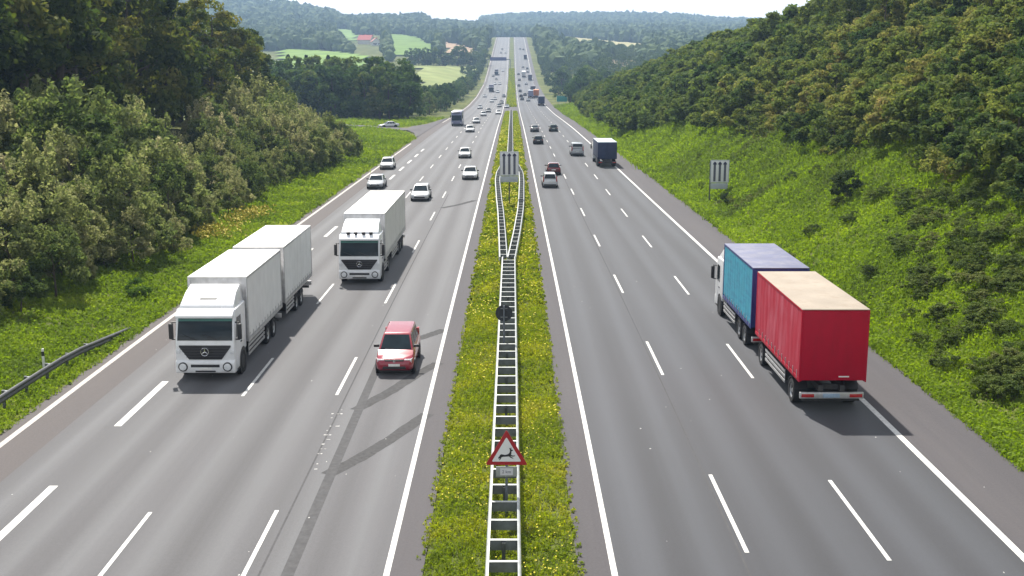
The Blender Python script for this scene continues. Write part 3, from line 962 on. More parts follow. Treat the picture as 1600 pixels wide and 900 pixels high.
def box_body(B, y1, y2, z0, z1, mside, mroof, mrear, mframe, mfront=None, rear=True, roofname='roof', part_labels=None):
    """curtain-sided box from y1 (front, larger) back to y2"""
    w = 1.275
    part_labels = part_labels or {}
    B.add('box_frame', MB().box(-w + .02, w - .02, y2 + .02, y1 - .02, z0, z1 - .03), mframe, None, .02)
    bi = len(B.items) - 1
    for s in (1, -1):
        sd = MB()
        # one curtain as a gently pleated sheet with thickness
        n = int((y1 - y2) / .12)
        ys = np.linspace(y2 + .14, y1 - .10, n)
        out = [(s * (w - .002 + .008 * math.sin(k * 1.3) * (1 if k % 2 else .4)), yy) for k, yy in enumerate(ys)]
        inn = [(s * (w - .03), yy) for yy in ys[::-1]]
        sd.prism(out + inn, 'z', z0 + .16, z1 - .10)
        ci = B.add('side_curtain', sd, mside, bi, label=part_labels.get('side'))
        nb = int((y1 - y2) / 0.62)
        for k in range(nb):
            yy = y2 + .35 + k * .62
            bk = MB().box(min(s * (w), s * (w + .022)), max(s * w, s * (w + .022)), yy, yy + .035, z0 + .02, z0 + .34)
            B.add('strap', bk, M_ALU, ci)
        B.add('side_rail', MB().box(min(s * (w - .03), s * (w + .012)), max(s * (w - .03), s * (w + .012)), y2, y1, z1 - .11, z1 - .02), mframe, bi, .01)
        B.add('bottom_rail', MB().box(min(s * (w - .03), s * (w + .012)), max(s * (w - .03), s * (w + .012)), y2, y1, z0 - .06, z0 + .10), M_ALU if mframe is M_ALU else mframe, bi, .01)
        B.add('corner_post', MB().box(min(s * (w - .10), s * (w + .010)), max(s * (w - .10), s * (w + .010)), y2 - .012, y2 + .12, z0 - .02, z1 - .03), mframe, bi, .01)
        B.add('corner_post', MB().box(min(s * (w - .10), s * (w + .010)), max(s * (w - .10), s * (w + .010)), y1 - .12, y1 + .012, z0 - .02, z1 - .03), mframe, bi, .01)
    rf = MB()
    rf.box(-w - .005, w + .005, y2 - .01, y1 + .01, z1 - .035, z1)
    ri = B.add(roofname, rf, mroof, bi, .012, label=part_labels.get('roof'))
    rd = MB()
    rd.box(-w + .09, -.006, y2 - .022, y2 + .03, z0 + .02, z1 - .10)
    rd2 = MB().box(.006, w - .09, y2 - .022, y2 + .03, z0 + .02, z1 - .10)
    if mrear is not None:
        B.add('rear_door', MB().box(-w + .09, w - .09, y2 - .022, y2 + .03, z0 + .02, z1 - .10), mrear, bi, .01)
    return bi

def under(B, y1, y2, axles, guard=None, tail=True, lights=True, r=.48, plate=True):
    """frame rails, wheels, guards and the tail of a lorry or trailer"""
    fr = MB()
    for s in (1, -1):
        fr.box(s * .32, s * .50, y2 + .05, y1, .78, 1.02)
    for k in range(5):
        yy = y2 + .3 + (y1 - y2 - .5) * k / 4
        fr.box(-.45, .45, yy, yy + .1, .80, 1.0)
    B.add('chassis', fr, M_CHASSIS)
    for a in axles:
        B.add('axle', MB().cyl((0, a, r), 'x', .09, -1.0, 1.0, 10), M_CHASSIS)
        for s in (1, -1):
            wheel(B, s * 1.24, a, r, .50, s)
            B.add('mudguard', MB().prism([(a + math.cos(t) * (r + .09), r + math.sin(t) * (r + .07)) for t in np.linspace(.35, math.pi - .35, 9)] +
                                         [(a + math.cos(t) * (r + .05), r + math.sin(t) * (r + .035)) for t in np.linspace(math.pi - .35, .35, 9)], 'x', s * .72, s * 1.245), M_BLACK)
    if guard:
        for ga, gb in guard:
            for s in (1, -1):
                gi = B.add('side_guard', MB().box(s * 1.185, s * 1.215, gb + .1, gb + .16, .44, .99), M_ALU)
                B.add('bracket', MB().box(s * 1.185, s * 1.215, ga - .2, ga - .14, .44, .99), M_ALU, gi)
                for z in (.46, .66, .86):
                    B.add('guard_rail', MB().box(s * 1.217, s * 1.245, gb, ga, z, z + .12), M_ALU, gi, .006)
                # tank or pallet box behind the guard
                B.add('fuel_tank', MB().box(min(s * .56, s * 1.17), max(s * .56, s * 1.17), gb + .25, ga - .35, .50, .98), M_CHASSIS, None, .06)
    if tail:
        tb = MB().box(-1.22, 1.22, y2 - .03, y2 + .09, .52, .76)
        ti = B.add('tail_bar', tb, M_ALU, None, .015)
        for s in (1, -1):
            B.add('tail_light', MB().box(min(s * .68, s * 1.16), max(s * .68, s * 1.16), y2 - .06, y2 - .02, .575, .705), M_RED, ti, .01)
        if plate:
            B.add('number_plate', MB().box(-.34, .30, y2 - .055, y2 - .02, .56, .72), surf('blue_grey_plate', (.30, .40, .52), .4, var=.15, scale=12), ti, .004)
        un = MB().box(-1.10, 1.10, y2 + .12, y2 + .26, .38, .52)
        B.add('underrun_bar', un, M_CHASSIS, None, .02)
    else:
        ti = None

M_WHITE = surf('white_cab_paint', (0.80, 0.81, 0.82), 0.3, var=.04, scale=1.5, coat=.6, dirt=((.40, .38, .35), 2.0, .25))
M_WHITE2 = surf('white_silver_cab_paint', (0.76, 0.78, 0.80), 0.3, var=.04, scale=1.5, coat=.6, dirt=((.40, .38, .35), 2.0, .3))
M_TARP = curtain_mat('white_tarpaulin', (0.83, 0.825, 0.81), (0.58, 0.56, 0.53), .35)
M_TARP2 = curtain_mat('cream_tarpaulin', (0.74, 0.72, 0.69), (0.50, 0.47, 0.44), .5)
M_ROOFW = surf('white_roof_sheet', (0.80, 0.79, 0.76), .6, var=.06, scale=1.2, dirt=((.52, .49, .44), 1.4, .45))
M_REDT = curtain_mat('red_tarpaulin', (0.44, 0.020, 0.045), (0.60, 0.20, 0.25), .75, glossy=.25)  # pink patches put fading and the glancing sun into the red
M_REDR = surf('red_rear_doors', (0.42, 0.004, 0.026), .5, var=.06, scale=1.2, spec=.2, dirt=((.25, .01, .02), 1.5, .4, (2, 1, .4)))
M_BEIGE = surf('dirty_cream_roof', (0.36, 0.31, 0.255), .85, var=.12, scale=.8, spec=.2, dirt=((.24, .195, .15), 1.6, .7))
M_CYAN = surf('cyan_curtain_print', (0.035, 0.33, 0.46), .45, var=.10, scale=1.2, dirt=((0.02, .12, .28), 1.1, .85, (.8, .8, 4.0)), bump=.1)
M_NAVY = surf('navy_blue_paint', (0.012, 0.028, 0.17), .4, var=.10, scale=2.0, dirt=((.05, .06, .10), 2.0, .4))
M_BLUEROOF = surf('grey_blue_roof', (0.13, 0.14, 0.22), .7, var=.10, scale=1.0, dirt=((.30, .29, .30), 1.2, .6))

# white rigid lorry with drawbar trailer, coming towards the camera
B = Builder()
Y0 = 9.4
cab_front(B, Y0, M_WHITE, 'star')
box_body(B, Y0 - 2.45, Y0 - 9.9, 1.12, 3.98, M_TARP, M_ROOFW, M_TARP, M_ALU)
under(B, Y0 - 2.2, Y0 - 9.9, [Y0 - 6.6, Y0 - 7.95], [(Y0 - 2.5, Y0 - 5.8)], tail=True)
box_body(B, Y0 - 10.7, Y0 - 18.7, 1.12, 3.98, M_TARP, M_ROOFW, M_TARP, M_ALU)
under(B, Y0 - 10.8, Y0 - 18.7, [Y0 - 14.0, Y0 - 15.35], [(Y0 - 11.1, Y0 - 13.2)], tail=True)
B.add('drawbar', MB().box(-.12, .12, Y0 - 12.0, Y0 - 9.6, .62, .76), M_CHASSIS)
o = tag(B.finish('lorry'), 'nearest white lorry facing the viewer, two white boxes in a row and a star emblem', 'truck', 'lorries facing the viewer')
g = at(322, 590); put(o, g.x + .28, g.y * .98 + Y0, -1)

# white articulated lorry behind it
B = Builder()
Y0 = 8.2
cab_front(B, Y0, M_WHITE2, 'lamps')
box_body(B, Y0 - 2.75, Y0 - 16.4, 1.14, 3.98, M_TARP2, M_ROOFW, M_TARP2, M_ALU)
under(B, Y0 - 2.0, Y0 - 6.2, [Y0 - 4.9], [(Y0 - 2.3, Y0 - 4.1)], tail=False)
under(B, Y0 - 6.4, Y0 - 16.4, [Y0 - 11.6, Y0 - 12.95, Y0 - 14.3], [(Y0 - 7.0, Y0 - 10.7)], tail=True)
o = tag(B.finish('lorry'), 'white lorry with one long cream box and four dark lamps above its windscreen', 'truck', 'lorries facing the viewer')
g = at(567, 440); put(o, g.x, g.y * .98 + Y0, -1)

# blue lorry with red trailer driving away on the right
B = Builder()
Y0 = 9.35
cab_front(B, Y0, M_WHITE, 'star')
bi = box_body(B, Y0 - 2.45, Y0 - 9.6, 1.20, 3.98, M_CYAN, M_BLUEROOF, M_NAVY, M_NAVY, part_labels={'side': 'cyan side curtain', 'roof': 'grey blue roof'})
under(B, Y0 - 2.2, Y0 - 9.6, [Y0 - 6.7, Y0 - 8.0], [(Y0 - 2.6, Y0 - 5.6)], tail=True)
bi = box_body(B, Y0 - 10.6, Y0 - 18.6, 1.22, 4.0, M_REDT, M_BEIGE, M_REDR, M_REDR, part_labels={'side': 'red side curtain with sunlit pink in its colour', 'roof': 'stained cream roof'})
under(B, Y0 - 10.7, Y0 - 18.6, [Y0 - 11.7, Y0 - 17.3], [(Y0 - 12.6, Y0 - 16.2)], tail=True)
B.add('drawbar', MB().box(-.12, .12, Y0 - 11.6, Y0 - 9.3, .62, .76), M_CHASSIS)
B.add('door_marking', MB().box(.22, .62, Y0 - 18.628, Y0 - 18.60, 1.36, 1.41), M_PLATE)
o = tag(B.finish('lorry'), 'blue lorry with a cyan side pulling a red box trailer with a stained cream roof', 'truck', 'lorries driving away')
g = at(1277, 631); put(o, 12.5, g.y - 1.25 + 18.6 - Y0, 1)

def simple_lorry(front, length, cabmat, boxmat, roofmat, h=3.9, box=True):
    """smaller-in-view lorry, still with cab, glass, wheels, chassis and box"""
    B = Builder(); hl = length / 2; w = 1.25
    c = MB().prism([(hl, .5), (hl + .0, 1.6), (hl - .25, 2.75), (hl - 2.1, 2.95), (hl - 2.1, .5)], 'x', -w, w)
    B.add('cab', c, cabmat, None, .06)
    g = MB(); inset_quad(g, ((1.15, hl, 1.6), (-1.15, hl, 1.6), (-1.15, hl - .25, 2.7), (1.15, hl - .25, 2.7)), .02, .02, .03, .06, .015)
    B.add('windshield', g, M_GLASS)
    B.add('grille', MB().box(-1.0, 1.0, hl - .05, hl + .03, .8, 1.4), M_BLACK, None, .02)
    for s in (1, -1):
        B.add('headlight', MB().box(min(s * .75, s * 1.15), max(s * .75, s * 1.15), hl - .05, hl + .03, .55, .72), M_LAMP, None, .02)
        B.add('side_mirror', MB().box(min(s * 1.3, s * 1.48), max(s * 1.3, s * 1.48), hl - .3, hl - .15, 1.75, 2.4), M_BLACK, None, .03)
        for a in (hl - 1.4, -hl + 1.8, -hl + 3.1):
            wheel(B, s * 1.24, a, .48, .42, s)
    b_ = MB().box(-1.27, 1.27, -hl, hl - 2.35, 1.1, h - .04)
    bi = B.add('box_body', b_, boxmat, None, .03)
    B.add('roof', MB().box(-1.28, 1.28, -hl - .01, hl - 2.34, h - .04, h), roofmat, bi, .01)
    for s in (1, -1):
        B.add('rear_door', MB().box(min(s * .01, s * 1.18), max(s * .01, s * 1.18), -hl - .02, -hl + .05, 1.16, h - .14), boxmat, bi, .01)
        B.add('tail_light', MB().box(min(s * .7, s * 1.15), max(s * .7, s * 1.15), -hl - .04, -hl + .05, .6, .72), M_RED, None, .01)
    B.add('chassis', MB().box(-.5, .5, -hl + .1, hl - .3, .75, 1.08), M_CHASSIS)
    B.add('tail_bar', MB().box(-1.2, 1.2, -hl - .015, -hl + .1, .5, .8), M_CHASSIS, None, .02)
    return B

def lorry(px, py, heading, length, cab, box, roof, label, whole=True, h=3.9, X=None, name='lorry', group='distant lorries', cat='truck'):
    o = simple_lorry(heading, length, cab, box, roof, h).finish(name, whole)
    tag(o, label, cat, group)
    g = at(px, py)
    put(o, X if X is not None else g.x, g.y * .985 + length / 2, heading)
    return o

# ================================================================== TRAFFIC
WHITE, SILVER, GREY, BLACK = (.74, .75, .76), (.46, .48, .50), (.13, .135, .14), (.014, .014, .016)
DRED, RED, GREEN, BLUE, NAVY = (.15, .010, .016), (.30, .008, .030), (.016, .045, .032), (.03, .06, .17), (.01, .014, .05)
L1, L2, L3, L0 = -4.87, -8.62, -12.37, -16.0
R1, R2, R3 = 4.87, 8.62, 12.37
# towards the camera
car('people_carrier', 'car', 619, 585, -1, RED, 'red people carrier with a pale number plate in the lane next to the median').scale = (.93, .95, .95)
car('estate', 'car', 658, 312, -1, WHITE, 'white estate car with a black grille just ahead of the single box lorry', snap=None)
car('saloon', 'car', 735, 279, -1, WHITE, 'white saloon in the fast lane, level with the striped median sign')
car('hatchback', 'car', 727, 245.5, -1, WHITE, 'white hatchback in the lane left of centre, next beyond the white saloon')
car('hatchback', 'car', 607, 263, -1, WHITE, 'white hatchback on the entry lane beside the left grass verge')
car('saloon', 'car', 589, 293, -1, SILVER, 'silver car mostly hidden behind the single box lorry')
car('estate', 'car', 735, 205.5, -1, WHITE, 'white estate car beside the grey coach on the left carriageway')
car('saloon', 'car', 745, 192, -1, SILVER, 'silver car directly behind the white estate near the coach')
car('hatchback', 'car', 756, 181, -1, SILVER, 'silver hatchback at the head of the bright far stretch, left carriageway')
car('hatchback', 'car', 763.6, 175, -1, GREY, 'grey hatchback following the silver one onto the bright far stretch')
car('saloon', 'car', 779, 178, -1, WHITE, 'white saloon far off in the lane next to the median grass')
o = car('saloon', 'car', 611, 199.5, -1, WHITE, 'white car leaving on the slip road behind the left grass island')
o.location = (-27.6, 263, float(terr(-27.6, 263)) + .11); o.rotation_euler = (0, 0, R(112))
# away from the camera
car('people_carrier', 'car', 858.5, 291, 1, WHITE, 'white people carrier in the right fast lane, just behind a dark red car')
car('hatchback', 'car', 864, 271, 1, DRED, 'dark red hatchback just ahead of the white people carrier', snap=None)
car('hatchback', 'car', 840.5, 224, 1, BLACK, 'black hatchback alone in the right fast lane')
car('saloon', 'car', 835, 205, 1, GREY, 'dark grey saloon ahead of the black hatchback')
car('estate', 'car', 864, 204.5, 1, GREEN, 'dark green estate car in the middle lane of the right carriageway')
car('van', 'van', 900.5, 242, 1, SILVER, 'silver van in the middle lane beside the dark blue lorry', cat='van', group='vans on the motorway')
far = [(780.6, 167, -1, GREY), (783.7, 161, -1, GREY), (787.5, 151, -1, NAVY), (773.7, 155, -1, SILVER), (769, 159, -1, SILVER), (750.6, 169.5, -1, SILVER),
       (758, 151, -1, SILVER), (778, 144, -1, SILVER), (786, 110, -1, SILVER), (775.6, 123, -1, GREY), (774, 131, -1, SILVER), (781, 131, -1, SILVER),
       (785, 76, -1, GREY), (783, 81.5, -1, GREY), (790, 81.5, -1, SILVER), (792, 168, -1, SILVER), (764, 138, -1, WHITE), (771, 118, -1, GREY),
       (825, 157.5, 1, SILVER), (815.6, 156, 1, GREY), (814, 151, 1, BLACK), (820, 148.5, 1, BLACK), (812.5, 142.5, 1, GREY), (810.6, 134, 1, GREY),
       (822, 131, 1, SILVER), (810, 115, 1, GREY), (824, 111.5, 1, SILVER), (817.5, 76.5, 1, GREY), (812.5, 75.5, 1, SILVER), (823.5, 106, 1, GREY), (811.5, 124, 1, BLACK), (817, 104, 1, SILVER)]
kinds = ['saloon', 'hatchback', 'estate']
for i, (px, py, hd, c) in enumerate(far):
    dark = c in (GREY, BLACK, NAVY)
    side = 'left' if hd < 0 else 'right'
    lab = ('tiny dark car' if dark else 'tiny pale car') + (' far down the left carriageway, facing the viewer' if hd < 0 else ' far down the right carriageway, driving away')
    car(kinds[i % 3], 'car', px, py, hd, c, lab, group='far %s cars on the %s carriageway' % ('dark' if dark else 'pale', side), whole=True)

M_COACH = surf('coach_paint', (.20, .21, .33), .35, var=.08, coat=.5)
M_DKBLUE = surf('dark_blue_tarpaulin', (.012, .022, .075), .5, var=.15, scale=1.5, dirt=((.05, .06, .12), 1.2, .4))
M_PALEBL = surf('pale_blue_roof', (.42, .50, .55), .6, var=.1)
M_ORANGE = surf('orange_box_paint', (.55, .17, .05), .5, var=.12, scale=1.5)
M_DARKG = surf('dark_grey_box', (.05, .05, .075), .5, var=.15)
lorry(946.5, 259.5, 1, 11.5, M_WHITE, M_DKBLUE, M_PALEBL, 'dark blue box lorry with a pale roof on the slow lane of the right carriageway', whole=False, h=3.35, group='lorries driving away')
def coach(px, py):
    B = Builder(); hl = 6.0; w = 1.26
    c = MB().prism([(hl - .06, .35), (hl, .9), (hl - .05, 1.7), (hl - .35, 3.3), (hl - .7, 3.5), (-hl + .2, 3.5), (-hl, 3.2), (-hl, .4)], 'x', -w, w)
    B.add('body', c, M_COACH, None, .10, 3)
    g = MB(); inset_quad(g, ((1.15, hl - .03, 1.35), (-1.15, hl - .03, 1.35), (-1.12, hl - .33, 3.2), (1.12, hl - .33, 3.2)), .0, .0, .0, .35, .09)
    B.add('windshield', g, M_GLASS)
    d = MB().box(-.8, .8, hl - .4, hl - .15, 3.05, 3.32)
    B.add('destination_board', d, M_BLACK, None, .02)
    B.add('roof', MB().box(-1.1, 1.1, -hl + .6, hl - 1.2, 3.49, 3.58), M_ALU, None, .03)
    B.add('bumper', MB().box(-1.2, 1.2, hl - .3, hl + .05, .32, .62), M_BLACK, None, .04)
    for s in (1, -1):
        B.add('headlight', MB().box(min(s * .8, s * 1.14), max(s * .8, s * 1.14), hl - .2, hl + .03, .7, .9), M_LAMP, None, .02)
        B.add('side_mirror', MB().box(min(s * 1.34, s * 1.52), max(s * 1.34, s * 1.52), hl + .05, hl + .18, 2.0, 2.6), M_BLACK, None, .03)
        B.add('side_window', MB().box(min(s * 1.2, s * 1.268), max(s * 1.2, s * 1.268), -hl + .5, hl - .8, 1.55, 2.95), M_GLASS, None, .01)
        for a in (hl - 2.4, -hl + 2.8):
            wheel(B, s * 1.275, a, .48, .3, s)
    o = B.finish('coach'); tag(o, 'grey violet coach in the slow lane at the end of the merging entry road', 'bus', 'coaches')
    g_ = at(px, py); put(o, g_.x, g_.y + hl, -1)
coach(713.5, 197.5)
lorry(845.5, 165, 1, 14, M_WHITE, M_DKBLUE, M_DARKG, 'distant navy box lorry nearest to the teal road sign')
lorry(837.5, 152, 1, 13, M_WHITE, M_ORANGE, M_ORANGE, 'distant orange box lorry on the right carriageway')
lorry(832.5, 145, 1, 15, M_DARKG, M_DARKG, M_DARKG, 'distant dark lorry just ahead of the orange one')
lorry(829, 153, 1, 11, M_WHITE, M_COACH, M_PALEBL, 'distant grey blue lorry in the middle lane left of the orange one')
lorry(768, 143, -1, 14, M_DARKG, M_COACH, M_DARKG, 'distant violet grey lorry facing the viewer on the left carriageway below the field')
lorry(776, 116, -1, 14, M_DARKG, M_DARKG, M_DARKG, 'far dark lorry facing the viewer, next nearer than the sign gantry')
lorry(828, 124, 1, 13, M_DARKG, M_DARKG, M_DARKG, 'far dark lorry driving away on the right carriageway in the valley')
lorry(820.5, 91, 1, 13, M_DARKG, M_DARKG, M_DARKG, 'farthest dark lorry driving uphill on the right carriageway')
lorry(818, 119, 1, 13, M_WHITE, M_ALU, M_ALU, 'far pale lorry in the middle of the right carriageway in the valley')

# ================================================================== ROADSIDE
M_GALV = surf('galvanised_steel', (.50, .52, .51), .45, .35, var=.14, scale=3.0, dirt=((.34, .33, .30), 2.5, .5))
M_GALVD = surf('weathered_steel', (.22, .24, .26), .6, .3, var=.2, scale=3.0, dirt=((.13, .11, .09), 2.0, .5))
M_POST = surf('steel_post', (.10, .11, .11), .6, .3, var=.25, scale=4.0)

def rail_path(B, name, path, side, h=.75, parent=None, mat=None):
    """W-beam along path [(x,y,z)], the waves towards side"""
    prof = [(-.015, -.155), (.015, -.155), (.055, -.105), (.055, -.06), (.01, 0), (.055, .06), (.055, .105), (.02, .155), (-.035, .165), (-.035, .145)]
    rings = []
    for i, p in enumerate(path):
        a, b_ = Vector(path[max(i - 1, 0)]), Vector(path[min(i + 1, len(path) - 1)])
        d = (b_ - a); d.z = 0; d.normalize(); s = Vector((-d.y, d.x, 0)) * side
        rings.append([(p[0] + s.x * u, p[1] + s.y * u, p[2] + h - .155 + v) for u, v in prof])
    return B.add(name, MB().loft(rings), mat or M_GALV, parent, sharp=60)

def double_guard(label, group, cx, y0, y1, half, pitch, postpitch, off=0.0):
    B = Builder()
    ys = np.linspace(y0, y1, max(2, int((y1 - y0) / 2.0)))
    zz = [float(zr(y)) for y in ys]
    rail_path(B, 'rail', [(cx(y) - half, y, z) for y, z in zip(ys, zz)], 1)
    rail_path(B, 'rail', [(cx(y) + half, y, z) for y, z in zip(ys, zz)], -1)
    n = int((y1 - y0) / pitch)
    for k in range(n):
        y = y0 + off + (k + .5) * pitch
        z = float(zr(y)); c = cx(y)
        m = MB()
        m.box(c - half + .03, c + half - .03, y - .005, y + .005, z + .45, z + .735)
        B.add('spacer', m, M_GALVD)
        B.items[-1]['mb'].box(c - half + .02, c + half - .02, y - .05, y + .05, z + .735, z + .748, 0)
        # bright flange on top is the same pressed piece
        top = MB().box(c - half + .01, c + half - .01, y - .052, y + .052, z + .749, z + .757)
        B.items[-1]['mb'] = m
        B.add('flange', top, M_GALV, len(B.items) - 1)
    k = 0
    y = y0 + .6
    while y < y1:
        z = float(zr(y)); c = cx(y)
        B.add('post', MB().box(c - .05, c + .05, y - .04, y + .04, z - .25, z + .70), M_POST)
        y += postpitch
    return tag(B.finish('guardrail'), label, 'guardrail', group)

double_guard('near ladder-like double guardrail on the median, from the deer sign to the fork', 'median guardrails', lambda y: 0.08, 20, 74, .40, 1.333, 4.0)
def br(s, cs):
    return lambda y: s * float(np.interp(y, [74, 86, 100, 109, 128, 138, 168], [.26] + cs + [cs[-1], .26]))
double_guard('left branch of the forked median guardrail around the tall striped sign', 'median guardrails', br(-1, [.45, .70, .93, 1.32]), 74, 166, .24, 2.0, 6.0)
double_guard('right branch of the forked median guardrail around the tall striped sign', 'median guardrails', br(1, [.66, 1.03, 1.18, 1.38]), 74, 166, .24, 2.0, 6.0)
double_guard('far double guardrail on the median beyond the tall striped sign', 'median guardrails', lambda y: 0.04, 165, 400, .40, 2.667, 8.0)

# single guardrail on the left verge
B = Builder()
ys = np.arange(30, 56.1, 2.0)
def gx_(y): return -19.15 + float(np.interp(y, [30, 46, 56], [-.30, .0, .40]))
def gz_(y): return float(terr(gx_(y), y)) - float(np.interp(y, [30, 48, 56], [0, 0, .60]))
rail_path(B, 'rail', [(gx_(y), y, gz_(y)) for y in ys], -1, mat=surf('shaded_rail', (.085, .09, .095), .5, .4, var=.2, scale=3.0, dirt=((.14, .13, .12), 2.0, .6)))  # darkened steel: the shade on the road-facing side is in the colour
for y in np.arange(31, 53, 2.0):
    z = gz_(y)
    p_ = B.add('post', MB().box(gx_(y) - .30, gx_(y) - .20, y - .05, y + .05, z - .3, z + .74), M_POST)
    B.add('bracket', MB().box(gx_(y) - .2, gx_(y) - .03, y - .06, y + .06, z + .50, z + .72), M_GALVD, p_)
tag(B.finish('guardrail'), 'single guardrail on the left grass verge, ending beside the nearest white lorry', 'guardrail', 'verge guardrails')

# delineator post behind it
g = at(70, 581, False)
B = Builder()
B.add('post', MB().prism([(-.06, -.05), (.06, -.05), (0, .07)], 'z', 0, 1.0), surf('white_plastic', (.75, .75, .73), .5, var=.06))
B.add('black_band', MB().prism([(-.064, -.053), (.064, -.053), (0, .075)], 'z', .68, .88), M_BLACK)
o = tag(B.finish('marker_post'), 'small white marker post with a black band behind the left guardrail', 'marker post')
o.location = g

M_SIGNW = surf('white_sign_face', (.74, .75, .78), .4, var=.05, scale=3.0, dirt=((.5, .5, .48), 3.0, .3))
M_SIGNG = surf('grey_sign_face', (.42, .46, .50), .45, var=.08, scale=3.0)
M_ARROW = surf('sign_arrow_grey', (.10, .105, .14), .5, var=.12, scale=3.0)
M_ARROWH = surf('sign_arrow_head', (.030, .028, .075), .5, var=.1)
M_SRED = surf('sign_red', (.36, .010, .020), .4, var=.08, scale=3.0)
M_SBLACK = surf('sign_black', (.012, .012, .016), .5, var=.1)
def lane_sign(label, loc, w, z0, z1, posts, ground_z=0):
    """white panel with three arrows side by side and a small plate under it; faces -y"""
    B = Builder()
    pz = z0 + .62
    pi_ = B.add('panel', MB().box(-w / 2, w / 2, -.03, .03, pz, z1), M_SIGNW, None, .02)
    fr = MB()
    for (a, b_, c, d) in ((-w / 2, w / 2, z1 - .05, z1 + .0), (-w / 2, w / 2, pz, pz + .05)):
        fr.box(a - .005, b_ + .005, -.045, .035, c, d + .004)
    for s in (-1, 1):
        fr.box(s * w / 2 - .03, s * w / 2 + .03, -.042, .032, pz - .004, z1 + .006)
    B.add('border', fr, M_SIGNG, pi_, .005)
    for k in (-1, 0, 1):
        c = k * w * .285
        sh = MB().prism([(c - w * .062, pz + .12), (c + w * .062, pz + .12), (c + w * .062, z1 - .42), (c - w * .062, z1 - .42)], 'y', -.044, -.028)
        a = B.add('arrow', sh, M_ARROW, pi_)
        hd = MB().prism([(c - w * .108, z1 - .43), (c + w * .108, z1 - .43), (c + w * .08, z1 - .27), (c, z1 - .14), (c - w * .08, z1 - .27)], 'y', -.047, -.028)
        B.add('arrow_head', hd, M_ARROWH, a)
    B.add('distance_plate', MB().box(-w / 2 + .03, w / 2 - .03, -.03, .02, z0, z0 + .56), M_SIGNG, None, .015)
    for xp in posts:
        B.add('post', MB().cyl((xp, .10, 0), 'z', .06, ground_z, z1 - .1, 12), M_POST)
        po = len(B.items) - 1
        for zc in (z0 + .25, pz + .4, z1 - .4):
            B.add('bracket', MB().box(xp - .09, xp + .09, .02, .13, zc, zc + .06), M_GALVD, po)
    o = tag(B.finish('lane_sign'), label, 'road sign', 'striped lane signs')
    o.location = loc
    return o
g = at(797, 322)
gy = g.y
lane_sign('tall white panel with three upright arrows standing on the median inside the guardrail fork', (-0.02 + .06, gy, float(zr(gy))), 1.75, 2.25, 5.15, (0.0,))
g = at(1107, 318, False)
mpp = g.y / F_PX * 1.0
o = lane_sign('white panel with three upright arrows on two posts below the right slope', (g.x + .98, g.y, g.z), 1.75, 1.35, 4.15, (-.9, .72))

# round sign seen from behind
gq = at(790, 560)
B = Builder()
B.add('disc', MB().lathe((0, 0, 2.05), 'y', [(.375, -.012), (.385, 0), (.375, .012)], 32), surf('sign_back_dark', (.022, .026, .034), .6, var=.2, scale=3.0))
B.add('post', MB().cyl((0, -.05, 0), 'z', .045, -.3, 2.40, 12), surf('post_grey', (.14, .16, .19), .5, .3, var=.15, scale=4.0))
for z in (1.85, 2.25): B.add('bracket', MB().box(-.16, .16, -.03, -.005, z, z + .04), M_GALVD, 1)
o = tag(B.finish('round_sign'), 'round road sign seen from its dark back, on a post in the median guardrail', 'road sign')
o.location = (-.06, gq.y, float(zr(gq.y)))

# deer warning sign
gq = at(790, 812)
zb_, side = 1.62, 1.24
hh = side * .866
B = Builder()
def tri(s, zc0):   # rounded triangle outline around its centroid
    c = [(-side / 2, 0), (side / 2, 0), (0, hh)]
    cen = (0, hh / 3)
    out = []
    rr = .045
    for i, p in enumerate(c):
        q0, q1 = Vector(c[i - 1]), Vector(c[(i + 1) % 3])
        P = Vector(p); d0, d1 = (q0 - P).normalized(), (q1 - P).normalized()
        for t in (0, .25, .5, .75, 1):
            a, b_ = P + d0 * rr * 1.6, P + d1 * rr * 1.6
            v = a * (1 - t) ** 2 + P * 2 * t * (1 - t) + b_ * t * t
            out.append((cen[0] + (v.x - cen[0]) * s, zc0 + cen[1] + (v.y - cen[1]) * s))
    return out
pi_ = B.add('panel', MB().prism(tri(1, zb_), 'y', -.012, .012), M_SRED, None)
wi = B.add('white_field', MB().prism(tri(.70, zb_), 'y', -.018, -.011), M_SIGNW, pi_)
deer = [(-.235, .10), (-.245, .155), (-.215, .185), (-.20, .225), (-.16, .245), (-.06, .225), (.02, .245), (.055, .275), (.075, .33), (.07, .385), (.05, .43), (.075, .425), (.085, .395),
        (.10, .44), (.118, .435), (.108, .39), (.155, .365), (.16, .345), (.12, .335), (.115, .27), (.105, .225), (.16, .205), (.215, .21), (.21, .19), (.155, .178), (.08, .195),
        (.11, .165), (.17, .135), (.16, .12), (.09, .145), (.05, .185), (-.05, .175), (-.12, .17), (-.16, .155), (-.175, .115), (-.21, .07), (-.225, .08), (-.195, .125), (-.20, .14)]
sc = 1.06
B.add('deer_emblem', MB().prism([(x * sc + .02, zb_ + .075 + z * sc) for x, z in deer], 'y', -.023, -.017), M_SBLACK, wi)
B.add('distance_plate', MB().box(-.31, .31, -.012, .012, zb_ - .36, zb_ - .05), surf('grey_plate_edge', (.30, .32, .31), .5, var=.1), None, .008)
di = len(B.items) - 1
B.add('plate_face', MB().box(-.19, .19, -.018, -.010, zb_ - .31, zb_ - .10), surf('pale_plate_face', (.60, .60, .64), .45, var=.05), di)
fi = len(B.items) - 1
B.add('post', MB().cyl((0, .06, 0), 'z', .04, -.3, zb_ + hh * .8, 12), surf('post_grey', (.14, .16, .19)), None)
po = len(B.items) - 1
for z in (zb_ - .2, zb_ + .15, zb_ + .55): B.add('bracket', MB().box(-.12, .12, .005, .09, z, z + .04), M_GALVD, po)
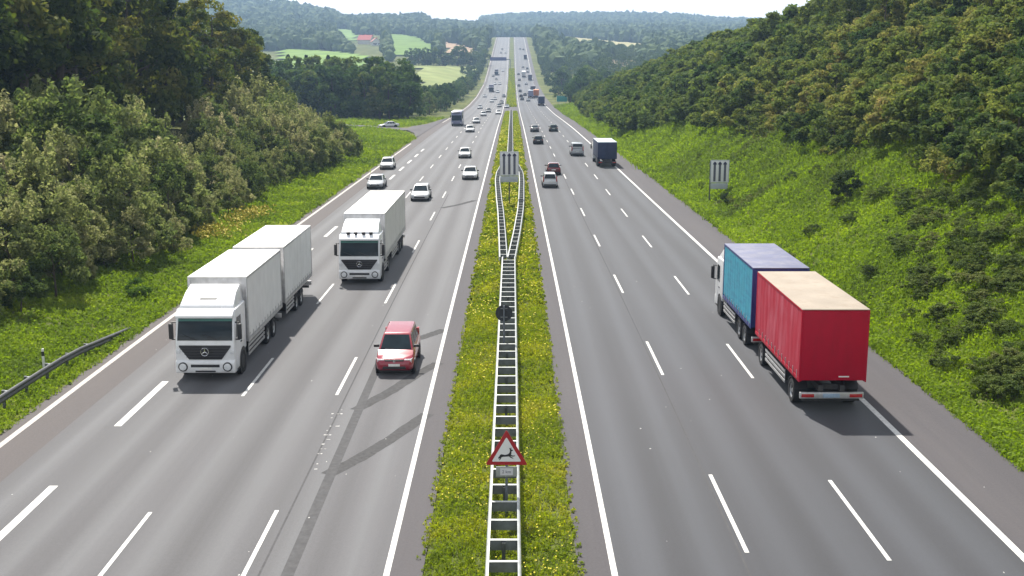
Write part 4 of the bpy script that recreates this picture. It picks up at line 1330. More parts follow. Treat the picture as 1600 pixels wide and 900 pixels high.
o = tag(B.finish('warning_sign'), 'red bordered triangular warning sign with a leaping deer, on the median guardrail', 'road sign')
o.location = (.14, gq.y, float(zr(gq.y)))
# the lettering of the small plate
tx = bpy.data.curves.new('lettering', 'FONT'); tx.body = '2 km'; tx.size = .13; tx.extrude = .002; tx.align_x = 'CENTER'
to = bpy.data.objects.new('lettering', tx); COL.objects.link(to)
bpy.context.view_layer.update()
dg = bpy.context.evaluated_depsgraph_get()
tm = bpy.data.meshes.new_from_object(to.evaluated_get(dg)); bpy.data.objects.remove(to)
tm.materials.clear(); tm.materials.append(M_ARROW)
plate_face = [c for c in o.children if c.name.startswith('distance_plate')][0].children[0]
lt = link_mesh('lettering', tm, plate_face)
lt.location = (.0, -.020, zb_ - .25); lt.rotation_euler = (math.pi / 2, 0, 0)

# teal direction board far down on the right verge
g = at(878, 163, False)
B = Builder()
M_TEAL = surf('teal_sign_face', (.03, .30, .30), .4, var=.1)
ti = B.add('panel', MB().box(-2.2, 2.2, -.04, .04, 1.0, 3.4), M_TEAL, None, .03)
ed = MB()
for z in (1.0, 3.36): ed.box(-2.2, 2.2, -.055, .045, z, z + .10)
for s in (-1, 1): ed.box(s * 2.16 - .05, s * 2.16 + .05, -.052, .042, 1.0, 3.4)
B.add('border', ed, surf('pale_teal_border', (.45, .66, .62), .5, var=.05), ti, .004)
for xp in (-1.5, 1.5):
    B.add('post', MB().cyl((xp, .12, 0), 'z', .07, -.4, 3.2, 10), M_GALVD)
o = tag(B.finish('direction_sign'), 'teal direction board with a pale border far down the right verge', 'road sign')
o.location = g

# sign gantry over the left carriageway
yg = 905.0
B = Builder()
zg = float(zr(yg))
M_GBLUE = surf('gantry_panel_blue', (.07, .075, .19), .5, var=.1)
B.add('beam', MB().box(-18.5, -1.2, yg - .25, yg + .25, 6.2, 6.9), M_GALVD, None, .03)
for xp in (-18.6, -1.1):
    B.add('column', MB().box(xp - .25, xp + .25, yg - .25, yg + .25, -.5, 6.9), M_GALVD, None, .03)
B.add('sign_panel', MB().box(-16.6, -4.0, yg - .42, yg - .28, 5.6, 8.2), M_GBLUE, None, .03)
o = tag(B.finish('sign_gantry'), 'dark violet sign gantry spanning the left carriageway in the far valley', 'sign gantry')
for c in o.children: c.location.z = zg

# paved gap in the median
sheet('median_crossing', [-2.05, 0, 2.05], np.arange(404, 466, 4.0), 0.006, M_SHOULDER)

# ---- the red roofed house on the far slope, and a paler farm building beside it
def house(label, px, py, w, dpt, h, roofh, wallcol, roofcol, rot):
    g = at(px, py, False)
    mw = surf('house_wall_%d' % int(px), wallcol, .8, var=.08, scale=1.0)
    mr = surf('house_roof_%d' % int(px), roofcol, .8, var=.15, scale=1.5)
    B = Builder()
    B.add('wall', MB().prism([(-w / 2, -1), (w / 2, -1), (w / 2, h), (0, h + roofh - .15), (-w / 2, h)], 'y', -dpt / 2, dpt / 2), mw)
    rf = MB()
    for s in (1, -1):
        rf.prism([(s * (w / 2 + .6), h - .35), (s * (w / 2 + .6), h - .1), (0, h + roofh + .25), (0, h + roofh)], 'y', -dpt / 2 - .6, dpt / 2 + .6)
    ri = B.add('roof', rf, mr)
    B.add('chimney', MB().box(w * .12, w * .12 + .8, 1.0, 1.8, h + roofh * .5, h + roofh + 1.2), mr, ri)
    for k in (-1, 0, 1):
        for z in (.9, 3.6):
            if z + 1.3 > h: continue
            B.add('window', MB().box(k * w * .28 - .6, k * w * .28 + .6, -dpt / 2 - .05, -dpt / 2 + .05, z, z + 1.3), M_GLASS)
            B.add('window', MB().box(w / 2 - .05, w / 2 + .05, k * dpt * .28 - .6, k * dpt * .28 + .6, z, z + 1.3), M_GLASS)
    B.add('door', MB().box(-w * .14 - .5, -w * .14 + .5, -dpt / 2 - .06, -dpt / 2 + .05, 0, 2.1), M_BLACK)
    o = tag(B.finish('house'), label, 'house', 'houses on the far slope')
    o.location = g; o.rotation_euler = (0, 0, rot)
house('large red roofed house among the trees on the far left slope', 572, 69, 11, 15, 4.5, 5, (.62, .58, .52), (.46, .10, .08), R(72))
house('smaller white walled house with a pinkish roof just right of the red roofed one', 587, 71, 9, 9, 4, 3.5, (.72, .70, .68), (.45, .18, .15), R(15))

# ================================================================== VEGETATION
def unit(v): return v / np.maximum(np.linalg.norm(v, axis=1, keepdims=True), 1e-6)

def leaf_cloud(C, RAD, n, size, up=0.25, rg=rng, tintbase=None):
    """C (k,3) clump centres, RAD (k,3); n leaves per clump. Returns verts, faces, tint"""
    k = len(C)
    d = rg.normal(size=(k * n, 3)); d[:, 2] += up; d = unit(d)
    ci = np.repeat(np.arange(k), n)
    pos = C[ci] + d * RAD[ci] * rg.uniform(.62, 1.08, (k * n, 1))
    nrm = unit(d + rg.normal(size=d.shape) * .55)
    t = unit(np.cross(nrm, rg.normal(size=d.shape)))
    b = np.cross(nrm, t)
    s = (size * rg.uniform(.6, 1.35, (k * n, 1)))
    V = np.stack([pos + t * s, pos + b * s * .55, pos - t * s, pos - b * s * .55], 1).reshape(-1, 3)
    Fq = np.arange(k * n * 4).reshape(-1, 4)
    tb = rg.uniform(0, 1, k) if tintbase is None else tintbase
    ti = np.clip(tb[ci] * .65 + rg.uniform(0, .45, k * n), 0, 1)
    return V, Fq, np.repeat(ti, 4)

def trunk_mb(h, r, limbs, rg, lean=.06, spread=.4):
    m = MB()
    tip = Vector((rg.normal() * lean * h, rg.normal() * lean * h, h))
    path = [Vector((0, 0, -.4)), Vector((0, 0, h * .15)), tip * .5 + Vector((rg.normal() * .1, rg.normal() * .1, 0)), tip]
    m.tube(path, [r * 1.25, r, r * .7, r * .15], 7)
    ends = []
    for i in range(limbs):
        a = rg.uniform(0, 6.28); z = rg.uniform(.25, .8)
        st = path[1].lerp(tip, z); L = h * spread * rg.uniform(.5, 1.0) * (1.15 - z)
        e = st + Vector((math.cos(a) * L, math.sin(a) * L, L * rg.uniform(.45, 1.0)))
        mid = st.lerp(e, .5) + Vector((0, 0, -.06 * L))
        m.tube([st, mid, e], [r * .42, r * .28, r * .08], 5)
        ends.append(e)
    return m, ends

RAW = {}
M_BARK = surf('tree_bark', (.085, .068, .05), .9, var=.3, scale=2.5, bump=.3)
def make_tree(kind, rg, mat):
    """returns (crown mesh, trunk mesh) for a tree standing at the origin"""
    def boughs(B_, BR, per, cr, squash=.8):
        """clumps over the outer side of every bough mass: light caps, dark hollows between them"""
        cs, rs, tb = [], [], []
        mid = B_.mean(0)
        for c, r in zip(B_, BR):
            d = rg.normal(size=(per, 3)); d[:, 2] += .35
            d += .5 * (c - mid) / max(np.linalg.norm(c - mid), .5)
            d = unit(d)
            cs.append(c + d * r * np.array([1, 1, squash]) * rg.uniform(.55, .95, (per, 1)))
            q = rg.uniform(cr[0], cr[1], (per, 1)) * r
            rs.append(np.concatenate([q, q, q * .75], 1)); tb.append(np.clip(rg.uniform(.1, .9) + rg.normal(0, .15, per), 0, 1))
        return np.concatenate(cs), np.concatenate(rs), np.concatenate(tb)
    if kind == 'tall':
        h = 18.0
        tm, ends = trunk_mb(h * .85, .32, 9, rg, spread=.34)
        nb = 26
        z = np.concatenate([rg.uniform(.12, .92, nb - 1), [1.0]]); a = np.arange(nb) * 2.4 + rg.uniform(-.5, .5, nb)
        env = np.sin(np.clip(z * .97, 0, 1) ** .75 * math.pi) ** .6 * 3.9
        Bc = np.stack([np.cos(a) * env, np.sin(a) * env, 2.0 + z * (h - 3.4)], 1)
        C, RAD, TB = boughs(Bc, rg.uniform(1.1, 2.0, nb), 9, (.30, .52), .7)
        V, Fq, T = leaf_cloud(C, RAD, 38, .24, .35, rg, TB)
    elif kind == 'bush':            # many-stemmed willow-like thicket bush of several mounds
        h = 6.0
        tm, ends = trunk_mb(h * .8, .11, 8, rg, .10, .5)
        nb = 15
        z = np.concatenate([rg.uniform(.05, .85, nb - 1), [.98]]); a = np.arange(nb) * 2.4 + rg.uniform(-.5, .5, nb)
        env = 2.3 * np.sqrt(np.clip(1 - (z - .15) ** 2 / .75, 0, 1)) * rg.uniform(.8, 1.05, nb)
        Bc = np.stack([np.cos(a) * env, np.sin(a) * env, .7 + z * (h - 1.6)], 1)
        C, RAD, TB = boughs(Bc, rg.uniform(.7, 1.25, nb), 11, (.28, .5), .85)
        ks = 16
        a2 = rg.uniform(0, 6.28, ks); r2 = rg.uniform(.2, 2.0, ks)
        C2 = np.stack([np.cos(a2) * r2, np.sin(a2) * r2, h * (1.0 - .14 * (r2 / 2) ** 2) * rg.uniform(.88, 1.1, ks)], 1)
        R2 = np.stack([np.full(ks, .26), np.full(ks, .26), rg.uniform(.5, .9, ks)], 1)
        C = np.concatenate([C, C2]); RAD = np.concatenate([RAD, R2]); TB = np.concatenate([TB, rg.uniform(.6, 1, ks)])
        V, Fq, T = leaf_cloud(C, RAD, 44, .14, .3, rg, TB)
    elif kind == 'shrub':           # broad slope shrub
        h = 3.4
        tm, ends = trunk_mb(h * .7, .08, 6, rg, .10, .5)
        nb = 10
        z = np.concatenate([rg.uniform(.05, .8, nb - 1), [.95]]); a = np.arange(nb) * 2.4 + rg.uniform(-.5, .5, nb)
        env = 1.55 * np.sqrt(np.clip(1 - (z - .1) ** 2 / .82, 0, 1)) * rg.uniform(.7, 1.1, nb)
        Bc = np.stack([np.cos(a) * env, np.sin(a) * env, .4 + z * (h - 1.0)], 1)
        C, RAD, TB = boughs(Bc, rg.uniform(.5, .95, nb), 9, (.3, .52), .9)
        V, Fq, T = leaf_cloud(C, RAD, 40, .125, .3, rg, TB)
    elif kind == 'conifer':
        h = 15.0
        tm, ends = trunk_mb(h * .97, .22, 0, rg, .01)
        k = 70
        z = np.linspace(.08, .98, k); a = np.arange(k) * 2.4 + rg.uniform(0, .6, k)
        rr = (1 - z) * 3.0 * rg.uniform(.6, 1.0, k)
        C = np.stack([np.cos(a) * rr, np.sin(a) * rr, z * h], 1)
        q = ((1 - z) * 1.1 + .3)[:, None]; RAD = np.concatenate([q * 1.1, q * 1.1, q * .5], 1)
        V, Fq, T = leaf_cloud(C, RAD, 60, .28, -.1, rg)
    else:                           # 'mid': tree for the middle distance, lighter mesh
        h = 11.0
        tm, ends = trunk_mb(h * .8, .22, 5, rg, spread=.34)
        nb = 16
        z = np.concatenate([rg.uniform(.03, .9, nb - 1), [1.0]]); a = np.arange(nb) * 2.4 + rg.uniform(-.5, .5, nb)
        env = np.sin(np.clip(.15 + z * .83, 0, 1) ** .8 * math.pi) ** .5 * 3.0
        Bc = np.stack([np.cos(a) * env, np.sin(a) * env, 1.2 + z * (h - 2.6)], 1)
        C, RAD, TB = boughs(Bc, rg.uniform(1.1, 1.8, nb), 7, (.32, .55), .8)
        V, Fq, T = leaf_cloud(C, RAD, 22, .34, .3, rg, TB)
    RAW.setdefault(kind, []).append((V, T))
    cm = np_mesh('crown', V, Fq, mat, T)
    bm_ = tm.mesh('trunk', [M_BARK])
    return cm, bm_

LM_TALL = leaf_mat('leaves_dark_wood', [(.018, .030, .012), (.046, .074, .020), (.095, .125, .028), (.18, .18, .045), (.33, .28, .10)], .14, objvar=.35, trans=.42)  # pale warm end of the ramp paints sunlit highlights into the leaves
LM_BUSH = leaf_mat('leaves_silver_thicket', [(.040, .064, .022), (.095, .135, .042), (.18, .215, .075), (.28, .29, .13), (.40, .37, .22)], .16, objvar=.6, trans=.5)  # yellow-grey ramp end raised to hold highlights in the leaf colour
LM_SHRUB = leaf_mat('leaves_slope_shrub', [(.020, .040, .018), (.055, .092, .030), (.115, .155, .044), (.18, .215, .056), (.26, .26, .08), (.25, .20, .09)], .10, objvar=.55, trans=.48)

LM_COPSE = leaf_mat('leaves_copse', [(.024, .050, .022), (.044, .084, .028), (.075, .125, .036), (.12, .165, .046), (.19, .20, .07)], .05, objvar=.55, trans=.4)
LM_CON = leaf_mat('needles_dark', [(.010, .018, .014), (.018, .030, .018), (.028, .042, .022), (.04, .055, .028)], .2, objvar=.3, trans=.1)
LM_VALLEY = leaf_mat('leaves_valley', [(.032, .060, .024), (.055, .10, .034), (.085, .14, .040), (.13, .18, .055), (.20, .21, .08)], .02, objvar=.6, trans=.35)

class Stock:
    def __init__(self, kind, n, mat, names, seed):
        rg = np.random.default_rng(seed)
        self.m = [make_tree(kind, rg, mat) for _ in range(n)]
        self.names = names; self.count = 0
    def plant(self, x, y, s, label, cat, group, z=None, sq=1.0, tiltx=0.0):
        i = random.randrange(len(self.m)); cm, tm = self.m[i]
        root = empty(self.names[0], (x, y, float(terr(x, y)) - .05 if z is None else z), (tiltx, 0, random.uniform(0, 6.28)))
        root.scale = (s * sq, s * sq, s)
        tag(root, label, cat, group)
        link_mesh(self.names[1], cm, root)
        link_mesh(self.names[2], tm, root)
        self.count += 1
        return root

def pnoise(x, y, s, seed):
    r = np.random.default_rng(seed); v = np.zeros_like(x)
    for k in range(6):
        a = r.uniform(0, 6.28); f = s * (1.6 ** k) * r.uniform(.8, 1.2)
        v += np.sin((x * np.cos(a) + y * np.sin(a)) * f + r.uniform(0, 6.28)) / (1.25 ** k)
    return v / 3.2


def jit(a): return random.uniform(-a, a)

# --- the tall wood on the left
S_TALL = Stock('tall', 6, LM_TALL, ('broadleaf_tree', 'crown', 'trunk'), 21)
nt_ = 0
for xi, x0 in enumerate((-42.5, -49, -56, -64)):
    y = 62 + xi * 3
    while y < 214 - xi * 2:
        x, yy = x0 + jit(1.8), y + jit(1.6)
        if x > -0.444 * yy - 9:
            hgt = float(np.interp(yy, [60, 120, 160, 214], [1.22, 1.22, 1.02, .70])) * random.uniform(.86, 1.14)
            S_TALL.plant(x, yy, hgt, 'tall dark broadleaf tree of the wood behind the thicket on the left', 'tree', 'tall trees of the left wood'); nt_ += 1
        y += 6.3 + xi * .8
# --- the thicket in front of it
S_BUSH = Stock('bush', 7, LM_BUSH, ('bush', 'foliage', 'stem'), 31)
for xi, (x0, s0) in enumerate(((-24.7, .50), (-27.0, .70), (-30.6, .95), (-34.6, 1.08))):
    y = 42 + xi * 1.7
    while y < 192 - xi * 3:
        x, yy = x0 + jit(1.1) + 1.2 * math.sin(y * .09 + xi), y + jit(1.2)
        if x > -0.444 * yy - 6:
            bump_ = 1 + .28 * math.sin(yy * .085 + 1.0) * (xi > 0)
            S_BUSH.plant(x, yy, s0 * bump_ * random.uniform(.72, 1.3), 'silvery green bush of the dense thicket along the left verge', 'bush', 'thicket bushes on the left')
        y += 4.0 + xi * .5
# --- slope shrubs on the right
S_SHRUB = Stock('shrub', 8, LM_SHRUB, ('shrub', 'foliage', 'stem'), 41)
edge = [at(px, py, False) for px, py in [(912, 163), (935, 182), (965, 192), (1000, 203), (1080, 192), (1200, 208), (1300, 236), (1400, 236), (1500, 262), (1598, 300)]]
edge = sorted([(g.y, g.x) for g in edge])
ey, ex = np.array([e[0] for e in edge]), np.array([e[1] for e in edge])
cand = []
y = 58.0
while y < 470:
    sp_ = 2.5 if y < 140 else (3.3 if y < 250 else 4.6)
    xl = float(np.interp(y, ey, ex))
    xc = 19.2 + float(crest(y)) / .66
    x = xl + jit(.6)
    while x < xc + 9:
        px_, _ = scr(np.array([x]), np.array([y]))
        if px_[0] < 1680 and (px_[0] > 908 or y < 200):
            cand.append((x + jit(1.0), y + jit(1.1), sp_, (x - xl) / max(4, xc - xl)))
        x += sp_ * .95
    y += sp_
random.shuffle(cand)
cand.sort(key=lambda c: c[1])

extra = []
for i, (x, yy, sp_, rel) in enumerate(cand):
    if pnoise(np.array([x]), np.array([yy]), .16, 301)[0] > .42 and rel < .9: continue
    s = sp_ / 3.1 * random.choice((.62, .8, .95, 1.1, 1.35)) * (1 + .30 * min(rel, 1.2))
    s = min(s, 1.0 + 60.0 / max(yy, 60))
    if S_SHRUB.count < 300:
        S_SHRUB.plant(x, yy, s, 'green shrub of the dense growth covering the upper right slope', 'shrub', 'shrubs on the right slope', sq=1.12 * max(1.0, sp_ / 3.6))
    else:
        extra.append((x, yy, s * 1.1))
for k in range(34):
    yy = random.uniform(80, 185)
    x = 19.2 + float(crest(yy)) / .66 + random.uniform(-5, 7)
    px_, _ = scr(np.array([x]), np.array([yy]))
    if 1130 < px_[0] < 1660:
        S_TALL.plant(x, yy, random.uniform(.30, .55), 'dark tree rising above the shrubs along the crest of the right slope', 'tree', 'crest trees of the right slope')
# --- single bushes one can point at
S_ONE = Stock('shrub', 3, leaf_mat('leaves_dark_bush', [(.018, .03, .014), (.032, .052, .02), (.05, .075, .025), (.08, .10, .035)], .3), ('shrub', 'foliage', 'stem'), 51)
for px, py, s, lab in [(1322, 314, .66, 'lone dark round bush on the open grass of the right slope'),
                       (1138, 322, .38, 'small dark bush beside the striped sign on the right slope'),
                       (993, 200, .95, 'dark bush at the lower edge of the shrubs beyond the right striped sign')]:
    g = at(px, py, False)
    S_ONE.plant(g.x, g.y, s, lab, 'shrub', None)
S_LOW = Stock('shrub', 2, leaf_mat('leaves_bright_low', [(.05, .10, .02), (.09, .16, .03), (.14, .21, .04), (.2, .25, .06)], .2), ('shrub', 'foliage', 'stem'), 52)
g = at(216, 468, False); S_LOW.plant(g.x, g.y, .38, 'small bright green bush on the left verge beside the nearest white lorry', 'shrub', None)

# --- the copse by the slip road
S_COPSE = Stock('mid', 6, LM_COPSE, ('broadleaf_tree', 'crown', 'trunk'), 61)
for yy0, n, xa, xb, s in ((318, 13, -27, -62, 1.28), (330, 12, -29, -66, 1.42), (345, 12, -30, -72, 1.5), (362, 11, -31, -76, 1.5)):
    for k in range(n):
        x = xa + (xb - xa) * (k + .5) / n + jit(1.2)
        S_COPSE.plant(x, yy0 + jit(3), s * random.uniform(.85, 1.12) * float(np.interp(-x, [25, 32, 60], [.85, 1.0, 1.0])), 'dark round tree of the copse beyond the slip road on the left', 'tree', 'copse trees by the slip road')
S_CON = Stock('conifer', 3, LM_CON, ('conifer', 'crown', 'trunk'), 71)
for k in range(12):
    x = -42 - 3.1 * k + jit(.8)
    S_CON.plant(x, 385 + jit(5), random.uniform(1.05, 1.28), 'dark conifer showing its top above the copse on the left', 'tree', 'conifers behind the copse')
# --- scrub and trees along the left edge of the far road
S_MID = Stock('mid', 6, LM_VALLEY, ('broadleaf_tree', 'crown', 'trunk'), 81)
far_pts = []
for k in range(130):
    yy = 372 + 880 * (k / 130) ** 1.15 + jit(6)
    off = 22.5 + abs(random.gauss(0, 6 if yy < 560 else 4.5))
    s = random.uniform(.42, .85)
    if k < 62:
        S_MID.plant(-off, yy, s, 'roadside tree along the far left edge of the motorway, beyond the copse', 'tree', 'far roadside trees on the left')
    else: far_pts.append((-off, yy, s))
# --- valley wood on the right
for k in range(190):
    yy = 462 + 480 * (k / 190) + jit(8)
    x = 21.5 + random.random() ** 1.1 * (yy * .11 + 6)
    s = random.uniform(.7, 1.35)
    if x < 26: s *= .6
    if k < 80:
        S_MID.plant(x, yy, s, 'tree of the valley wood to the right of the far road', 'tree', 'valley trees on the right')
    else: far_pts.append((x, yy, s))
for k in range(70):
    far_pts.append((23 + abs(random.gauss(0, 4)), 930 + 5 * k + jit(3), random.uniform(.5, .8)))
# --- hedge between the two left fields
for k in range(26):
    px = 640 + 118 * (k / 25)
    g = at(px, 103 + jit(1.5), False)
    S_MID.plant(g.x, g.y, random.uniform(.9, 1.5), 'hedge tree between the pale field and the brown field on the left', 'tree', 'hedge trees between the left fields')

# ---- stuff: what nobody could count
def ico(sub):
    bm = bmesh.new(); bmesh.ops.create_icosphere(bm, subdivisions=sub, radius=1.0)
    bm.verts.ensure_lookup_table()
    V = np.array([v.co[:] for v in bm.verts]); Fq = np.array([[v.index for v in f.verts] for f in bm.faces]); bm.free()
    return V, Fq
IV, IF = ico(2)
def far_wood(name, P, rad, hgt, mat, rg):
    n = len(P); nv = len(IV)
    j = 1 + rg.normal(0, .20, (n, nv, 1))
    V = IV[None] * j
    V = V * np.stack([rad, rad, hgt * .55], -1)[:, None, :]
    V = V + (P + np.stack([np.zeros(n), np.zeros(n), hgt * .5], -1))[:, None, :]
    Fq = IF[None] + (np.arange(n) * nv)[:, None, None]
    T = np.clip(rg.uniform(0, .8, (n, 1)) + rg.uniform(-.1, .3, (n, nv)), 0, 1)
    o = link_mesh(name, np_mesh(name, V.reshape(-1, 3), Fq.reshape(-1, 3), mat, T.ravel()))
    return o
LM_FAR = leaf_mat('leaves_far_hills', [(.030, .058, .024), (.052, .090, .032), (.080, .125, .040), (.115, .155, .052), (.17, .19, .08)], .012, objvar=0.0, trans=.15)
rg = np.random.default_rng(5)
def wood_points(d0, d1, a0, a1, step, keep):
    pts = []
    d = d0
    while d < d1:
        st = step * (1 if d < 1400 else 1.15)
        xs = np.arange((a0 - 800) / F_PX * d, (a1 - 800) / F_PX * d, st)
        x = xs + rg.uniform(-.45, .45, len(xs)) * st; yv = d + rg.uniform(-.45, .45, len(xs)) * st
        pts.append(np.stack([x, yv], 1)); d += st
    P = np.concatenate(pts)
    m = (np.abs(P[:, 0]) > 27) | (P[:, 1] > 1700)
    sx, sy = scr(P[:, 0], P[:, 1])
    for poly in FB:
        q = np.array(poly)
        m &= ~inpoly(sx, sy, poly)
        # keep the view onto the field open: no crowns right below it
        hh_ = 12.0 / P[:, 1] * F_PX
        m &= ~inpoly(sx, sy - hh_ * .8, poly)
        m &= ~inpoly(sx, sy - hh_ * .4, poly)
    m &= keep(P[:, 0], P[:, 1], sx, sy)
    P = P[m]
    z = terr(P[:, 0], P[:, 1])
    return np.stack([P[:, 0], P[:, 1], z], 1)
P = wood_points(1120, 1750, 380, 790, 9.5, lambda x, y, sx, sy: ~((sx > 690) & (y < 1250) & (np.sin(x * .03) > .2)))
o = far_wood('woodland', P, rg.uniform(4.0, 6.5, len(P)), rg.uniform(9, 15, len(P)), LM_FAR, rg)
tag(o, 'blue green woods on the far left slope around the red roofed house', 'woodland', kind='stuff'); print('wood', len(P))
P = wood_points(930, 1130, 540, 775, 11, lambda x, y, sx, sy: (np.sin(x * .045 + y * .02) + np.sin(y * .06) > .35) | (sx < 612))
o = far_wood('woodland', P, rg.uniform(3.5, 5.5, len(P)), rg.uniform(6, 10, len(P)), LM_FAR, rg)
tag(o, 'scattered hedgerow clumps between the far left fields', 'woodland', kind='stuff')
P = wood_points(1750, 3300, 300, 1200, 12.0, lambda x, y, sx, sy: np.ones(len(x), bool))
o = far_wood('woodland', P, rg.uniform(5.5, 8.5, len(P)), rg.uniform(11, 17, len(P)), LM_FAR, rg)
tag(o, 'hazy forest covering the farthest hills on the skyline', 'woodland', kind='stuff'); print('wood', len(P))
P = wood_points(860, 1760, 815, 1250, 9.5, lambda x, y, sx, sy: x > 26)
o = far_wood('woodland', P, rg.uniform(4.2, 6.8, len(P)), rg.uniform(9, 15, len(P)), LM_FAR, rg)
tag(o, 'valley forest right of the far road, in front of the hazy hills', 'woodland', kind='stuff'); print('wood', len(P))
LM_SCRUB = leaf_mat('leaves_far_scrub', [(.024, .046, .020), (.062, .104, .034), (.125, .170, .046), (.20, .235, .06), (.30, .28, .09)], .08, objvar=0, trans=.42)
def leafy(name, pts, per, leaf, hgt, rad, mat):
    cs, rs, tb = [], [], []
    for x, y, s in pts:
        z0 = float(terr(x, y)); k = per
        a = rg.uniform(0, 6.28, k); z = rg.uniform(.08, 1, k); r_ = rg.uniform(.3, 1.0, k) * rad * s * np.sqrt(1.05 - z * .75)
        cs.append(np.stack([x + np.cos(a) * r_, y + np.sin(a) * r_, z0 + .4 + z * hgt * s], 1))
        rs.append(np.repeat((rg.uniform(.32, .5, k) * rad * s)[:, None], 3, 1)); tb.append(np.clip(rg.uniform(0, 1) * .75 + rg.uniform(0, .3, k), 0, 1))
    V, Fq, T = leaf_cloud(np.concatenate(cs), np.concatenate(rs), 26, leaf, .3, rg, np.concatenate(tb))
    return link_mesh(name, np_mesh(name, V, Fq, mat, T))
tag(leafy('woodland', far_pts, 12, .55, 9.5, 3.4, LM_FAR), 'tree belts lining the far road in the valley', 'woodland', kind='stuff')
if extra:
    vs, ts = [], []
    protos = RAW['shrub'][:8]
    for x, y, s in extra:
        V, T = protos[int(rg.integers(len(protos)))]
        q = V.reshape(-1, 4, 3)[int(rg.integers(2))::2]; t = T.reshape(-1, 4)[int(rg.integers(1))::2][:len(q)]
        cen = q.mean(1, keepdims=True); q = cen + (q - cen) * 1.55
        a = rg.uniform(0, 6.28); ca, sa = math.cos(a), math.sin(a); s *= rg.uniform(.8, 1.3)
        W_ = np.stack([(q[..., 0] * ca - q[..., 1] * sa) * s * 1.12 + x, (q[..., 0] * sa + q[..., 1] * ca) * s * 1.12 + y, q[..., 2] * s + float(terr(x, y)) - .1], -1)
        vs.append(W_.reshape(-1, 3)); ts.append(np.clip(t.ravel() * .6 + rg.uniform(-.15, .5), 0, 1))
    V = np.concatenate(vs); T = np.concatenate(ts)
    o = link_mesh('scrub', np_mesh('scrub', V, np.arange(len(V)).reshape(-1, 4), LM_SCRUB, T))
    tag(o, 'farther shrub cover on the right slope towards the valley', 'scrub', kind='stuff')

# ---- grass and weeds
def blades(P, hgt, wid, n, lean, rg, tint=None):
    """n thin triangles at each point of P (m,3)"""
    m = len(P); N = m * n
    i = np.repeat(np.arange(m), n)
    a = rg.uniform(0, 6.28, N); h = hgt[i] * rg.uniform(.55, 1.2, N); w = wid[i] * rg.uniform(.7, 1.3, N)
    off = rg.normal(0, 1, (N, 2)) * (hgt[i] * .35)[:, None]
    base = P[i].copy(); base[:, :2] += off
    ln = rg.uniform(.1, lean, N) * h; b2 = rg.uniform(0, 6.28, N)
    dx, dy = np.cos(a) * w, np.sin(a) * w
    A = base + np.stack([dx, dy, np.zeros(N) - .03], 1); Bp = base - np.stack([dx, dy, np.zeros(N) + .03], 1)
    Cp = base + np.stack([np.cos(b2) * ln, np.sin(b2) * ln, h], 1)
    V = np.stack([A, Bp, Cp], 1).reshape(-1, 3)
    t = rg.uniform(0, 1, m) if tint is None else tint
    T = np.repeat(np.clip(t[i] * .6 + rg.uniform(0, .4, N), 0, 1), 3)
    return V, np.arange(N * 3).reshape(-1, 3), T

GM_MED = leaf_mat('weeds_median', [(.095, .125, .026), (.165, .225, .034), (.26, .31, .042), (.37, .37, .06), (.50, .42, .10)], .6, objvar=0, trans=.5)
GM_VERGE = leaf_mat('grass_verge', [(.085, .10, .042), (.12, .175, .034), (.19, .27, .04), (.27, .33, .06), (.40, .36, .15)], .22, objvar=0, trans=.5)
GM_SLOPE = leaf_mat('grass_slope', [(.13, .105, .06), (.105, .15, .035), (.18, .26, .038), (.27, .36, .05), (.40, .37, .16)], .13, objvar=0, trans=.5)
M_FLOWER = surf('yellow_petals', (.60, .52, .05), .7, var=.3, scale=2.0, spec=.2)

rg = np.random.default_rng(77)
# the median: leafy weeds and grass
parts = []
for y0, y1, dens, hs, lf in ((24, 62, 52, .20, .042), (62, 120, 16, .26, .085), (120, 404, 5, .36, .15), (466, 900, .8, .55, .32)):
    n = int((y1 - y0) * 4.2 * dens)
    x = rg.uniform(-2.16, 2.16, n) + rg.normal(0, .05, n); y = rg.uniform(y0, y1, n)
    edgef = np.clip((2.25 - np.abs(x)) / .5, .35, 1)
    nz = pnoise(x * 1.0, y, 1.1, 3)
    h = hs * (1 + .55 * nz) * edgef * rg.uniform(.7, 1.3, n)
    h *= np.where(np.abs(x) < .5, .8, 1)
    P = np.stack([x, y, zr(y) - .02], 1)
    tnt = np.clip(.48 + .75 * pnoise(x, y, .7, 8) + rg.normal(0, .12, n), 0, 1)
    V, Fq, T = blades(P, np.clip(h, .08, 1), np.full(n, lf * .35), 4, .9, rg, tnt)
    parts.append((V, Fq, T))
    C = P + np.stack([np.zeros(n), np.zeros(n), np.clip(h, .08, 1) * .62], 1)
    V, Fq, T = leaf_cloud(C, np.repeat(np.clip(h * .5, .06, .4)[:, None], 3, 1), 7, lf, .6, rg, tnt)
    parts.append((V, np.concatenate([Fq[:, [0, 1, 2]], Fq[:, [0, 2, 3]]]), T))
def joined(name, parts, mat):
    vs, fs, ts, k = [], [], [], 0
    for V, Fq, T in parts:
        vs.append(V); fs.append(Fq + k); ts.append(T); k += len(V)
    return link_mesh(name, np_mesh(name, np.concatenate(vs), np.concatenate(fs), mat, np.concatenate(ts)))
tag(joined('weeds', parts, GM_MED), 'leafy green weeds and grass filling the median strip', 'weeds', kind='stuff')
